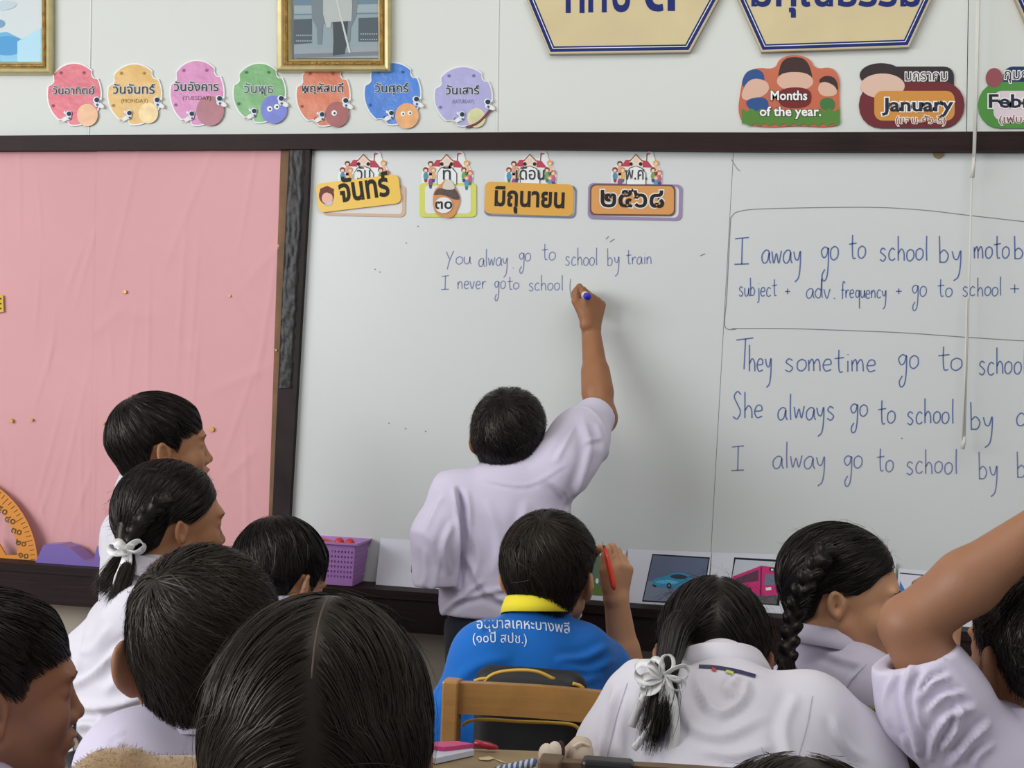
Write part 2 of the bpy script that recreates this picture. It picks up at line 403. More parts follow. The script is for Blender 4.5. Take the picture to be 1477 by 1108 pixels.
lines = [
 ('line reading you alway go to school by train', INK2, 1.3, [('Y', 643, 655, 381, 14), ('ou', 657, 680, 381, 11), ('alway', 690, 733, 384, 12), ('.', 738, 742, 387, 10), ('go', 748, 766, 377, 12), ('to', 781, 802, 375, 12), ('school', 815, 862, 383, 12), ('by', 876, 894, 383, 12), ('train', 903, 940, 381, 10.5)]),
 ('line reading I never go to school', INK2, 1.3, [('I', 636, 648, 418, 9.5), ('never', 660, 701, 417, 11), ('go', 713, 729, 417, 11.5), ('to', 731, 749, 417, 9.5), ('school', 762, 812, 419, 10.5)]),
 ('line reading I away go to school by motob', INK, 1.9, [('I', 1060, 1083, 381, 18.5), ('away', 1099, 1156, 380, 19), ('go', 1183, 1210, 376, 20), ('to', 1224, 1249, 373, 18), ('school', 1268, 1339, 376, 17), ('by', 1354, 1388, 379, 18.5), ('moto', 1405, 1456, 373, 17), ('b', 1463, 1478, 373, 16)]),
 ('line reading subject adv. frequency go to school', INK, 1.5, [('subject', 1065, 1121, 427, 12.5), ('+', 1132, 1140, 425, 9), ('adv', 1163, 1199, 430, 14), ('.', 1202, 1206, 431, 12), ('frequency', 1213, 1279, 430, 11.5), ('+', 1292, 1301, 425, 9), ('go', 1315, 1337, 427, 15), ('to', 1352, 1374, 428, 13), ('school', 1388, 1445, 427, 13), ('+', 1457, 1470, 424, 14)]),
 ('line reading They sometime go to school', INK, 1.8, [('T', 1062, 1082, 533, 21), ('hey', 1080, 1114, 535, 18), ('sometime', 1132, 1264, 536, 17), ('go', 1295, 1325, 531, 19), ('to', 1352, 1389, 534, 18), ('school', 1411, 1480, 540, 18)]),
 ('line reading She always go to school by c', INK, 1.8, [('S', 1057, 1070, 603, 18), ('he', 1073, 1102, 603, 18), ('always', 1122, 1205, 605, 18), ('go', 1226, 1252, 600, 17), ('to', 1266, 1292, 611, 18), ('school', 1308, 1376, 611, 17), ('by', 1399, 1434, 620, 19), ('c', 1465, 1480, 614, 18)]),
 ('line reading I alway go to school by b', INK2, 1.8, [('I', 1055, 1075, 678, 17), ('alway', 1114, 1191, 676, 18), ('go', 1216, 1244, 676, 18), ('to', 1264, 1289, 680, 17), ('school', 1307, 1381, 683, 17), ('by', 1411, 1440, 692, 19), ('b', 1467, 1482, 690, 18)]),
]
for lab, mt, wp, ws in lines:
    mb_ = MB()
    for (s, x0, x1, y0, xh) in ws: word(mb_, s, x0, x1, y0, xh, wpx=wp)
    o = mb_.build('handwritten_line', mt, wb); o['label'] = ('faint ' if mt is INK2 else '') + 'blue marker ' + lab; o['kind'] = 'stuff'
mb_ = MB()
ribbon_px(mb_, catmull([(823, 402), (822, 415), (824, 430)]), 1.1, .0126); ribbon_px(mb_, catmull([(874, 345), (878, 341)]), 1.4, .0126); ribbon_px(mb_, catmull([(880, 349), (886, 345)]), 1.4, .0126)
ribbon_px(mb_, catmull([(1010, 369), (1017, 366)]), 1.3, .0126); ribbon_px(mb_, catmull([(1055, 230), (1063, 243), (1068, 247)]), 1.0, .0126)
for (x, y) in ((540, 388), (547, 392), (602, 326), (585, 350), (613, 622), (584, 618), (1300, 632), (560, 610)): ribbon_px(mb_, [np.array([x, y]), np.array([x + 2, y + 1])], 1.6, .0126)
o = mb_.build('marker_smudge', INKg, wb); o['kind'] = 'stuff'
mb_ = MB()
for pts in ([(1054, 314), (1066, 305), (1110, 301), (1250, 299), (1330, 303), (1400, 311), (1480, 320)], [(1054, 314), (1051, 370), (1048, 430), (1045, 466), (1050, 475), (1062, 475)], [(1055, 474), (1130, 474), (1200, 476), (1300, 480), (1400, 487), (1480, 492)]):
    ribbon_px(mb_, catmull(pts, 8), 1.2, .0125)
mb_.build('drawn_box', INKg, wb)['label'] = 'thin hand drawn marker frame around two lines'
cp = prism('brown_tape_scrap', [(1345, 218), (1358, 217), (1361, 224), (1354, 229), (1347, 226)], 0.012, 0.016, mat('old_tape', srgb(140, 118, 88), 0.5), wb)

# ------------------------------------------------------------------ pull cord
def cordpts(pl, h): return [W(x, y, h) for x, y in pl]
cord = empty('pull_cord', W(1408, -40, .05)); tag(cord, 'long thin white pull cord hanging in front of the whiteboard', 'cord')
M_cord = mat('white_cord', srgb(206, 205, 198), 0.7)
mb_ = MB().tube(cordpts([(1410, -40), (1408, 90), (1404, 232)], .055), 0.0028, 8).tube(cordpts([(1413, -40), (1410, 90), (1406, 232)], .057), 0.0024, 8)
mb_.tube(cordpts([(1402, 250), (1398, 400), (1391, 640)], .055), 0.0022, 8).tube(cordpts([(1395, 430), (1392, 540), (1388, 640)], .057), 0.0018, 8)
mb_.build('cord_line', M_cord, cord, smooth=True)
MB().tube(cordpts([(1405, 228), (1404, 240), (1402, 256)], .055), [0.0048, 0.0042, 0.0052], 10).build('cord_knot', M_cord, cord, smooth=True)
MB().tube(cordpts([(1391, 630), (1390, 638), (1388, 648)], .055), [0.004, 0.0055, 0.0045], 10).build('cord_knot', M_cord, cord, smooth=True)

# ------------------------------------------------------------------ picture frames
GOLD = mat('gold_leaf_frame', srgb(214, 200, 148), 0.34, metal=0.6, var=(30, .1)); GOLDD = mat('carved_dark_gold', srgb(156, 122, 64), 0.45, metal=0.5, bump=(160, 1.0, .004), var=(60, .35))
def ring(name, box, prof, m_, parent):
    """mitred frame: box=(x0,y0,x1,y1) px corners; prof=[(inset m, height m),...]"""
    x0, y0, x1, y1 = box
    c = [W(x0, y0, 0), W(x1, y0, 0), W(x1, y1, 0), W(x0, y1, 0)]
    sx = [1, -1, -1, 1]; sz = [-1, -1, 1, 1]; vs = []
    for ins, h in prof:
        for q in range(4): vs.append((c[q][0] + sx[q] * ins, WALL_Y - h, c[q][2] + sz[q] * ins))
    f = []
    for i in range(len(prof) - 1):
        for q in range(4): f.append((i * 4 + q, i * 4 + (q + 1) % 4, (i + 1) * 4 + (q + 1) % 4, (i + 1) * 4 + q))
    return link_mesh(name, vs, f, m_, parent)
def frame(box, label):
    e = empty('framed_picture', W((box[0] + box[2]) / 2, box[3], 0)); tag(e, label, 'picture')
    s = 0.00166
    ring('frame_moulding', box, [(0, .006), (0, .022), (.004, .027), (.012, .024), (.017, .018)], GOLD, e)
    ring('carved_band', box, [(.017, .018), (.019, .023), (.022, .024), (.026, .021), (.027, .017)], GOLDD, e)
    ring('frame_lip', box, [(.027, .017), (.030, .019), (.034, .012)], GOLD, e)
    return e
f1 = frame((404, -120, 566, 106), 'gold framed grey photograph above the Thai day badges')
bx = (424, -100, 547, 84)
sheet('photo_print', [(bx[0], bx[1]), (bx[2], bx[1]), (bx[2], bx[3]), (bx[0], bx[3])], .0105, flat(142, 158, 166), f1)
def pr(pts, c, i=0, par=None, nm='print_shape', base=.0108, mp=W): return sheet(nm, pts, base + i * .0002, flat(*c), par, mp)
pr([(424, -100), (547, -100), (547, 20), (424, 22)], (110, 132, 146), 0, f1); pr([(424, 8), (547, 6), (547, 18), (424, 20)], (152, 166, 172), 1, f1)
pr([(424, 28), (450, 27), (450, 62), (424, 64)], (86, 96, 104), 1, f1); pr([(517, 26), (547, 25), (547, 60), (517, 60)], (86, 96, 104), 1, f1)
pr([(424, 72), (547, 66), (547, 84), (424, 84)], (150, 158, 164), 1, f1); pr([(424, 78), (547, 74), (547, 80), (424, 84)], (120, 128, 136), 2, f1)
pr([(449, 0), (517, -2), (514, 22), (506, 40), (505, 60), (499, 62), (498, 34), (466, 34), (464, 64), (458, 64), (457, 40), (450, 26)], (120, 130, 138), 3, f1)
pr([(480, 30), (502, 30), (500, 60), (497, 78), (480, 80), (481, 60)], (74, 82, 86), 5, f1)
pr([(466, -30), (506, -30), (508, 10), (507, 30), (478, 32), (477, 40), (471, 40), (466, 20)], (176, 182, 180), 6, f1)
pr([(474, -60), (500, -60), (504, -30), (470, -30)], (160, 150, 140), 6, f1)
pr([(482, -10), (484, -10), (506, 76), (503, 76)], (196, 200, 198), 8, f1)
for k in range(8):
    for yy in (50, 58):
        xx = 427 + k * 3; pr([(xx, yy), (xx + 1.7, yy), (xx + 1.7, yy + 2), (xx, yy + 2)], (160, 170, 176), 3, f1); xx = 520 + k * 3.2; pr([(xx, yy - 2), (xx + 1.7, yy - 2), (xx + 1.7, yy), (xx, yy)], (160, 170, 176), 3, f1)
f2 = frame((-120, -150, 80, 109), 'gold framed blue and white picture in the top left corner')
sheet('photo_print', [(-100, -130), (60, -130), (60, 89), (-100, 89)], .0105, flat(206, 214, 216), f2)
pr([(-100, 52), (-30, 50), (10, 46), (30, 56), (60, 50), (60, 89), (-100, 89)], (112, 176, 214), 1, f2); pr([(0, 70), (26, 66), (60, 60), (60, 89), (0, 89)], (140, 196, 226), 2, f2)
pr(ellipse(10, 66, 26, 14), (86, 156, 208), 3, f2); pr([(25, 60), (59, 40), (59, 89), (25, 89)], (176, 216, 234), 4, f2); pr(ellipse(-2, 34, 9, 6), (120, 160, 190), 4, f2)
pr(chaikin([(0, 0), (22, 2), (24, 10), (4, 16), (-12, 10)]), (190, 204, 212), 5, f2)

# ------------------------------------------------------------------ hexagonal signs
CREAM = mat('sign_cream_paint', srgb(204, 188, 148), 0.5, spec=.2, var=(9, .05)); NAVY = mat('sign_navy_paint', srgb(32, 44, 108), 0.5, spec=.12); SIDE = mat('sign_edge_wood', srgb(176, 164, 140), 0.6)
def hexsign(o, inn, word_parts, label):
    e = empty('hexagonal_sign', W(sum(p[0] for p in o) / 6, max(p[1] for p in o), 0)); tag(e, label, 'sign')
    prism('sign_board', o, 0.004, 0.022, SIDE, e)
    def ins(k):      # polygon moved inwards by k pixels
        n = len(o); ar = sum(o[q][0] * o[(q + 1) % n][1] - o[(q + 1) % n][0] * o[q][1] for q in range(n)); sg = 1 if ar > 0 else -1; L_ = []
        for q in range(n):
            a_, b_ = np.array(o[q], float), np.array(o[(q + 1) % n], float); d_ = (b_ - a_) / np.linalg.norm(b_ - a_); nn = np.array([-d_[1], d_[0]]) * sg * k; L_.append((a_ + nn, d_))
        out_ = []
        for q in range(n):
            (p0, d0), (p1, d1) = L_[q - 1], L_[q]; t = ((p1[0] - p0[0]) * d1[1] - (p1[1] - p0[1]) * d1[0]) / (d0[0] * d1[1] - d0[1] * d1[0]); out_.append(tuple(p0 + d0 * t))
        return out_
    sheet('cream_face', ins(1.5), .0222, CREAM, e)
    def band(k0, k1, m_, i):
        a_, b_ = ins(k0), ins(k1); n = len(o)
        link_mesh('painted_border', [W(*p, .0224 + i * .0002) for p in a_ + b_], [(j, (j + 1) % n, n + (j + 1) % n, n + j) for j in range(n)], m_, e)
    band(3.0, 11.0, NAVY, 0); band(7.6, 8.7, flat(226, 226, 220), 1)
    for (s, x0, x1, yb, ys, bo) in word_parts: text('painted_letter', s, x0, x1, yb, .0228, NAVY, e, bold=bo, ys=ys)
    return e
hexsign([(758, -4), (792, 78), (995, 75), (1040, -8), (1000, -88), (800, -88)], None, [('ท', 817, 842, 17, 90, .02), ('ก', 849, 874, 16, 90, .02), ('บ', 884, 908, 15, 90, .02), ('ต', 931, 972, 14, 90, .02)], 'cream hexagonal sign with navy border left of the other hexagonal signs')
hexsign([(1058, -14), (1098, 75), (1311, 68), (1352, -20), (1310, -98), (1098, -98)], None, [('มีคุณธรรม', 1085, 1326, 8, 62, .022)], 'cream hexagonal sign with navy border above the month badges')
hexsign([(1452, -30), (1494, 66), (1700, 60), (1745, -30), (1700, -108), (1494, -108)], None, [], 'hexagonal sign only partly seen in the top right corner')

# ------------------------------------------------------------------ weekday badges
def badge_outline(cx, cy, rx, ry, notch):
    o = []
    for k in range(72):
        t = 2 * math.pi * k / 72; r = 1.0
        for (a_, wd, dp) in notch:
            d_ = (t - a_ + math.pi) % (2 * math.pi) - math.pi
            if abs(d_) < wd: r -= dp * (1 - (d_ / wd) ** 2) ** .5
        o.append((cx + rx * r * math.cos(t), cy + ry * r * math.sin(t)))
    return o
rb = random.Random(7)
def star_man(e, x, y, s, i, flip=1):
    pr(ellipse(x - 6 * s * flip, y + 9 * s, 7 * s, 3.6 * s, rot=-.5 * flip), (226, 226, 226), i, e); pr([(x - 12 * s * flip, y + 14 * s), (x - 17 * s * flip, y + 17 * s), (x - 10 * s * flip, y + 11 * s)], (190, 120, 70), i, e)
    pr(ellipse(x, y + 6 * s, 4.4 * s, 5 * s), (214, 216, 220), i + 1, e); pr(ellipse(x + 1.5 * s, y + 8 * s, 2 * s, 2 * s), (70, 96, 130), i + 3, e)
    pr(ellipse(x, y, 5.6 * s, 5.2 * s), (222, 224, 228), i + 2, e); pr(ellipse(x + .8 * s, y, 4.1 * s, 3.9 * s), (44, 58, 78), i + 3, e); pr(ellipse(x - 7 * s * flip, y - 2 * s, 1.6 * s, 2.4 * s), (226, 228, 230), i + 2, e)
M_lam = mat('laminate_white_edge', srgb(222, 224, 222), 0.35)
def day_badge(cx, cy, rx, ry, col, dk, txt, tw, ty, planet, label, eyes=None, ring_=False, tcol=(52, 62, 74), sub=None):
    e = empty('weekday_badge', W(cx, cy + ry, .004)); tag(e, label, 'badge', None)
    notch = [(math.pi * 1.15, .16, .14), (math.pi * 1.78, .16, .12), (math.pi * .62, .18, .12)]
    prism('laminate', badge_outline(cx, cy, rx + 1.8, ry + 1.8, notch), .004, .0085, M_lam, e)
    b_ = .0088
    M_ = mat('badge_%d_%d_%d' % col, srgb(*col), 0.34, spec=.3, bump=(14, .40, .02), var=(14, .07), coat=.12)
    sheet('printed_disc', badge_outline(cx, cy, rx, ry, notch), b_, M_, e)
    for (a_, q) in ((.3, .85), (1.9, .82), (2.7, .88), (4.1, .86), (5.2, .8)):
        X_, Y_ = cx + rx * q * math.cos(a_), cy + ry * q * math.sin(a_)
        sheet('crater', ellipse(X_, Y_, 3, 2.6, 10), b_ + .0002, flat(*dk), e); sheet('crater', ellipse(X_, Y_, 1.7, 1.4, 8), b_ + .0003, flat(*[int(c * .8) for c in dk]), e)
    text('thai_word', txt, cx - tw, cx + tw - 2, ty, b_ + .0012, flat(*tcol), e, bold=.012)
    text('thai_word', txt, cx - tw, cx + tw - 2, ty, b_ + .0007, flat(214, 216, 214), e, bold=.05)
    if sub: text('english_word', sub, cx - tw * .62, cx + tw * .62, ty + 13, b_ + .0009, flat(*[int(c * .72) for c in col]), e, ys=8)
    px_, py_, pr_, pc = planet
    sheet('planet', ellipse(px_, py_, pr_, pr_ * 1.08), b_ + .0009, mat('planet_%d_%d_%d' % pc, srgb(*pc), .3, var=(40, .15)), e)
    if ring_:
        mbr = MB(); ribbon_px(mbr, catmull([(px_ - 15, py_ + 14), (px_ + 4, py_ + 6), (px_ + 24, py_ - 16)]), 3.4, b_ + .0013); mbr.build('planet_ring', flat(120, 62, 70), e)
    if eyes:
        for (dx, dy, r) in eyes:
            sheet('planet_eye', ellipse(px_ + dx, py_ + dy, r, r, 12), b_ + .0012, flat(232, 232, 230), e); sheet('planet_pupil', ellipse(px_ + dx + .6, py_ + dy + .3, r * .42, r * .42, 8), b_ + .0015, flat(50, 46, 44), e)
    star_man(e, cx - 8 + (0 if cx < 450 else 6), cy + ry - 16, .85, -4 + 7, 1)
    star_man(e, cx + rx - 6, cy + 8, .9, 4, -1)
    return e
day_badge(107, 136, 38, 44, (208, 96, 112), (182, 84, 100), 'วันอาทิตย์', 31, 136, (126, 166, 15, (214, 158, 106)), 'crumpled red round badge naming Sunday in Thai under the corner frame')
day_badge(194, 136, 38, 43, (214, 172, 98), (186, 148, 84), 'วันจันทร์', 31, 135, (214, 163, 14, (222, 192, 128)), 'orange yellow round badge naming Monday in Thai', sub='(MONDAY)')
day_badge(284, 134, 38, 46, (204, 132, 178), (176, 106, 158), 'วันอังคาร', 33, 131, (303, 160, 20, (150, 70, 84)), 'pink purple round badge with dark red planet', sub='(TUESDAY)')
day_badge(374, 134, 37, 42, (116, 168, 112), (88, 138, 92), 'วันพุธ', 22, 134, (395, 158, 19, (84, 98, 190)), 'green round badge with blue smiling planet', eyes=[(-6, -1, 4), (4, -4, 4)], tcol=(96, 110, 118))
day_badge(466, 137, 38, 44, (206, 122, 92), (180, 100, 80), 'พฤหัสบดี', 31, 133, (486, 165, 17, (148, 66, 66)), 'orange brown round badge tucked under the gold frame', eyes=[(-4, -2, 4)])
day_badge(566, 135, 40, 44, (78, 128, 206), (64, 104, 176), 'วันศุกร์', 25, 133, (587, 167, 17, (222, 162, 104)), 'bright blue round badge with orange frowning planet', eyes=[(-6, -3, 3.4), (4, -4, 3.4)])
day_badge(668, 139, 41, 42, (170, 168, 212), (134, 132, 184), 'วันเสาร์', 25, 136, (687, 170, 13, (210, 208, 160)), 'pale lavender round badge with ringed planet', ring_=True, sub='(SATURDAY)')

# ------------------------------------------------------------------ month badges (plain shapes and lettering only)
e = empty('months_badge', W(1138, 186, .004)); tag(e, 'colourful badge reading Months of the year', 'badge')
out = chaikin([(1068, 132), (1072, 108), (1090, 97), (1118, 100), (1124, 84), (1146, 78), (1168, 84), (1176, 100), (1200, 96), (1212, 112), (1210, 140), (1213, 178), (1195, 184), (1150, 181), (1110, 184), (1072, 180), (1064, 160)], 2)
prism('laminate', out, .004, .0085, mat('badge_orange', srgb(190, 92, 58), .35), e)
def bshape(pts, col, i, nm='print_shape', sm=2): return sheet(nm, chaikin(pts, sm) if sm else pts, .0088 + i * .0002, flat(*col), e)
bshape([(1122, 108), (1128, 86), (1146, 81), (1164, 86), (1172, 108), (1170, 116), (1124, 116)], (66, 50, 48), 1); bshape([(1118, 118), (1128, 104), (1164, 104), (1176, 118), (1164, 130), (1130, 130)], (214, 176, 156), 2)
bshape([(1068, 128), (1074, 104), (1092, 98), (1104, 108), (1100, 128)], (52, 84, 138), 2); bshape([(1066, 142), (1080, 112), (1108, 116), (1110, 134), (1084, 146)], (214, 176, 156), 3)
bshape([(1178, 118), (1190, 108), (1206, 112), (1210, 132), (1200, 128)], (66, 50, 48), 2); bshape([(1178, 128), (1186, 116), (1206, 124), (1208, 138), (1186, 140)], (214, 176, 156), 3)
bshape([(1122, 132), (1136, 126), (1160, 126), (1172, 134), (1168, 156), (1124, 156)], (116, 46, 48), 3)
bshape([(1072, 144), (1106, 138), (1110, 160), (1084, 162)], (52, 84, 138), 4); bshape([(1182, 142), (1202, 140), (1206, 158), (1184, 160)], (70, 118, 66), 4)
bshape([(1070, 178)] + [(1070 + i * 7, 156 + (i % 2) * 5) for i in range(21)] + [(1212, 176)] + [(1208 - i * 7, 182 - (i % 2) * 4) for i in range(20)], (88, 132, 62), 5, sm=0)
for s, x0, x1, yb, ys in (('Months', 1112, 1164, 144, 19), ('of the year.', 1096, 1184, 167, 19)):
    text('badge_lettering', s, x0, x1, yb, .0110, flat(60, 44, 50), e, bold=.06, ys=ys); text('badge_lettering', s, x0, x1, yb, .0114, flat(236, 236, 232), e, bold=.022, ys=ys)
def month(x, nm, thai, pron, frame_c, top_c, in_c, label, w_, tx):
    e = empty('month_badge', W(x + 75, 186, .004)); tag(e, label, 'badge')
    prism('laminate', rrect(x, 118, x + w_, 185, 32), .004, .0085, flat(*frame_c), e)
    prism('top_tab', rrect(x + 36, 96, x + w_ - 15, 140, 14), .0045, .0083, flat(*top_c), e)
    sheet('inner_panel', rrect(x + 22, 131, x + w_ - 14, 174, 12), .0088, flat(*in_c), e)
    return e
e = month(1239, 'January', '', '', (110, 48, 54), (58, 50, 54), (204, 142, 70), 'maroon month badge reading January', 152, 0)
prism('round_head', ellipse(1273, 124, 32, 18, 30), .004, .0087, mat('badge_plain_skin', srgb(214, 178, 160), .4), e)
prism('dark_back_disc', ellipse(1271, 108, 31, 17, 28), .004, .0086, flat(58, 48, 50), e)
text('badge_lettering', 'January', 1273, 1374, 160, .0096, flat(236, 232, 226), e, bold=.08, ys=27); text('badge_lettering', 'January', 1273, 1374, 160, .0100, flat(44, 46, 62), e, bold=.025, ys=27)
text('thai_lettering', 'มกราคม', 1306, 1366, 116, .0096, flat(232, 230, 226), e, bold=.07, ys=21); text('thai_lettering', 'มกราคม', 1306, 1366, 116, .0100, flat(60, 54, 60), e, bold=.0, ys=21)
text('thai_lettering', '(แจน-ยัว-รี)', 1292, 1364, 178, .0096, flat(236, 226, 214), e, bold=.07, ys=15); text('thai_lettering', '(แจน-ยัว-รี)', 1292, 1364, 178, .0100, flat(120, 54, 58), e, bold=.0, ys=15)
e = month(1411, 'Feb', '', '', (84, 144, 70), (40, 56, 96), (218, 202, 210), 'green month badge reading February cut by the right edge', 150, 0)
text('badge_lettering', 'February', 1427, 1548, 155, .0096, flat(240, 238, 236), e, bold=.08, ys=27); text('badge_lettering', 'February', 1427, 1548, 155, .0100, flat(44, 46, 62), e, bold=.025, ys=27)
text('thai_lettering', 'กุมภาพันธ์', 1449, 1530, 114, .0096, flat(232, 230, 226), e, bold=.07, ys=21); text('thai_lettering', 'กุมภาพันธ์', 1449, 1530, 114, .0100, flat(60, 60, 80), e, bold=.0, ys=21)
text('thai_lettering', '(เฟบ-บรัว-รี)', 1441, 1530, 177, .0096, flat(236, 230, 226), e, bold=.07, ys=15); text('thai_lettering', '(เฟบ-บรัว-รี)', 1441, 1530, 177, .0100, flat(120, 60, 74), e, bold=.0, ys=15)
prism('round_head', ellipse(1434, 112, 12, 14, 20), .004, .0090, flat(150, 84, 90), e)

# ------------------------------------------------------------------ date cards on the whiteboard
B0 = .012
def school_top(e, cx, y, s=1.0, txt='', tw=12, tsz=None):
    q = lambda pts, c, i, nm='print_shape': sheet(nm, [(cx + a_ * s, y + b_ * s) for a_, b_ in pts], B0 + .0026 + i * .0002, flat(*c), e)
    out = [(cx + a_ * s, y + b_ * s) for a_, b_ in [(-36, 36), (-38, 20), (-32, 8), (-22, 2), (-12, -1), (-1, -11), (9, -3), (14, -4), (15, -14), (24, -13), (26, -2), (32, 8), (38, 18), (36, 36)]]
    prism('laminate_top', chaikin(out, 1), B0, B0 + .0024, M_lam, e)
    q([(-22, 8), (-16, -1), (-2, -2), (16, 0), (24, 10)], (182, 70, 88), 1); q([(-10, 12), (-10, 0), (-1, -9), (9, 0), (9, 12)], (232, 214, 196), 2)
    q([(-10.5, 0), (-1, -10.5), (9.5, 0), (8, 1), (-1, -8), (-9, 1)], (148, 104, 84), 3)
    q([(a_ - 1, b_) for a_, b_ in ellipse(0, 0, 4, 4, 12)], (226, 200, 190), 4); q([(14, 0), (15, 0), (16, -11), (14.6, -11)], (110, 60, 60), 4); q([(15.5, -12), (21, -11), (16, -8)], (206, 110, 120), 4)
    rr = random.Random(int(cx))
    for (dx, dy, hc, bc) in ((-24, 4, (110, 66, 62), (214, 160, 150)), (-31, 13, (122, 58, 56), (70, 150, 176)), (-20, 13, (196, 150, 100), (226, 176, 96)), (28, 3, (214, 158, 92), (232, 180, 150)), (24, 13, (122, 74, 66), (96, 170, 84)), (33, 17, (206, 120, 80), (186, 96, 130)), (-24, 22, (200, 160, 130), (150, 80, 130)), (28, 24, (190, 140, 110), (90, 150, 190))):
        q(ellipse(dx, dy + 9, 3.4, 5.5, 10), bc, 5); q(ellipse(dx, dy, 4, 4, 10), hc, 6); q(ellipse(dx, dy + 1.2, 2.6, 2.4, 8), (232, 196, 170), 7); q([(dx - 2.5, dy + 13), (dx + 2.5, dy + 13), (dx + 1.5, dy + 18), (dx - 1.5, dy + 18)], tuple(rr.choice([(60, 80, 140), (70, 120, 110), (150, 60, 80)])), 6)
    q([(-15, 34), (-15, 18), (-10, 10), (-1, 7), (8, 10), (14, 18), (14, 34)], (70, 70, 72), 8); q([(-14, 34), (-14, 18), (-9, 11), (-1, 8), (7, 11), (13, 18), (13, 34)], (226, 228, 228), 9)
    for dx in (-8, 6): q(ellipse(dx, 4.5, 2.6, 2.6, 10), (50, 44, 44), 10)
    text('thai_word', txt, cx - tw, cx + tw - 1, y + 27, B0 + .0052, flat(62, 64, 68), e, bold=.01, ys=tsz)
# card 1
e = empty('date_card', W(521, 314, B0)); tag(e, 'yellow tilted card naming Monday in Thai at the left of the whiteboard top', 'card')
school_top(e, 525, 232, 1.0, 'วัน', 10, 25)
prism('back_card', rrect(466, 266, 585, 312, 7, .02), B0, B0 + .0022, flat(208, 176, 152), e); sheet('card_face', rrect(472, 270, 580, 308, 5, .02), B0 + .0024, flat(218, 214, 212), e)
prism('front_card', rrect(457, 258, 577, 300, 8, -.12), B0 + .006, B0 + .0075, mat('card_yellow', srgb(226, 182, 48), .35), e)
for k, (c_, pts) in enumerate([((116, 66, 58), ellipse(471, 282, 11, 13, 20)), ((232, 180, 164), ellipse(472, 286, 8, 8.5, 16)), ((116, 66, 58), [(460, 284), (462, 272), (472, 268), (482, 273), (480, 281), (470, 277)]), ((196, 196, 206), [(466, 297), (478, 296), (481, 290), (474, 292)])]):
    sheet('child_face_print', pts, B0 + .0078 + k * .0002, flat(*c_), e)
text('thai_word', 'จันทร์', 492, 562, 291, B0 + .0082, flat(46, 40, 34), e, bold=.03, slope=-.14, ys=44)
# card 2
e = empty('date_card', W(645, 314, B0)); tag(e, 'small green edged card with an ice cream cutout for the date', 'card')
school_top(e, 645, 232, 1.0, 'ที่', 6, 25)
prism('back_card', rrect(605, 264, 687, 313, 6), B0, B0 + .003, flat(206, 208, 104), e); sheet('card_face', rrect(613, 268, 679, 308, 5), B0 + .0034, flat(218, 219, 220), e)
q = chaikin([(624, 276), (636, 266), (642, 258), (650, 260), (656, 268), (665, 286), (661, 300), (654, 314), (640, 314), (625, 306)], 2)
prism('cutout_cone', q, B0 + .005, B0 + .0065, flat(206, 144, 96), e)
prism('cutout_chocolate', chaikin([(624, 282), (632, 270), (644, 274), (656, 270), (665, 288), (655, 288), (645, 283), (634, 280)], 2), B0 + .0068, B0 + .0075, mat('print_chocolate', srgb(74, 48, 46), .4, var=(300, .6)), e)
prism('cutout_cream', chaikin([(637, 272), (641, 262), (646, 257), (654, 264), (657, 273), (646, 274)], 2), B0 + .0078, B0 + .0085, flat(206, 202, 190), e)
sheet('number_disc', ellipse(640, 296, 13, 11.5, 22), B0 + .0085, flat(224, 224, 224), e); text('thai_number', '๓๐', 628, 652, 301, B0 + .0088, flat(50, 46, 44), e, bold=.02, ys=22)
# card 3
e = empty('date_card', W(765, 315, B0)); tag(e, 'orange card naming June in Thai between ice cream card and year card', 'card')
school_top(e, 765, 232, 1.0, 'เดือน', 21, 25)
prism('back_card', rrect(699, 266, 831, 313, 8, .03), B0, B0 + .0025, flat(120, 130, 160), e); sheet('card_face', rrect(703, 268, 829, 311, 8, .03), B0 + .0026, flat(212, 216, 222), e)
prism('front_card', rrect(699, 264, 827, 310, 8, .035), B0 + .0045, B0 + .006, mat('card_orange', srgb(214, 160, 62), .35), e)
text('thai_word', 'มิถุนายน', 714, 813, 296, B0 + .0066, flat(44, 40, 38), e, bold=.03, slope=.035, ys=38)
# card 4
e = empty('date_card', W(915, 317, B0)); tag(e, 'brown orange card with Thai year digits, rightmost of the date cards', 'card')
school_top(e, 918, 232, 1.0, 'พ.ศ.', 16, 25)
prism('back_card', rrect(848, 265, 984, 317, 8, .02), B0, B0 + .0025, flat(150, 134, 172), e); sheet('card_face', rrect(854, 268, 979, 313, 7, .02), B0 + .0028, flat(216, 212, 218), e)
prism('front_card', rrect(851, 266, 974, 311, 8, .01), B0 + .0045, B0 + .006, mat('card_edge_brown', srgb(96, 66, 50), .35), e); sheet('card_print', rrect(853, 268, 972, 309, 7, .01), B0 + .0062, mat('card_tan_orange', srgb(210, 148, 84), .35), e)
text('thai_number', '๒๕๖๘', 867, 957, 298, B0 + .0068, flat(226, 222, 214), e, bold=.06, slope=.01, ys=40); text('thai_number', '๒๕๖๘', 867, 957, 298, B0 + .0072, flat(40, 38, 40), e, bold=.02, slope=.01, ys=40)
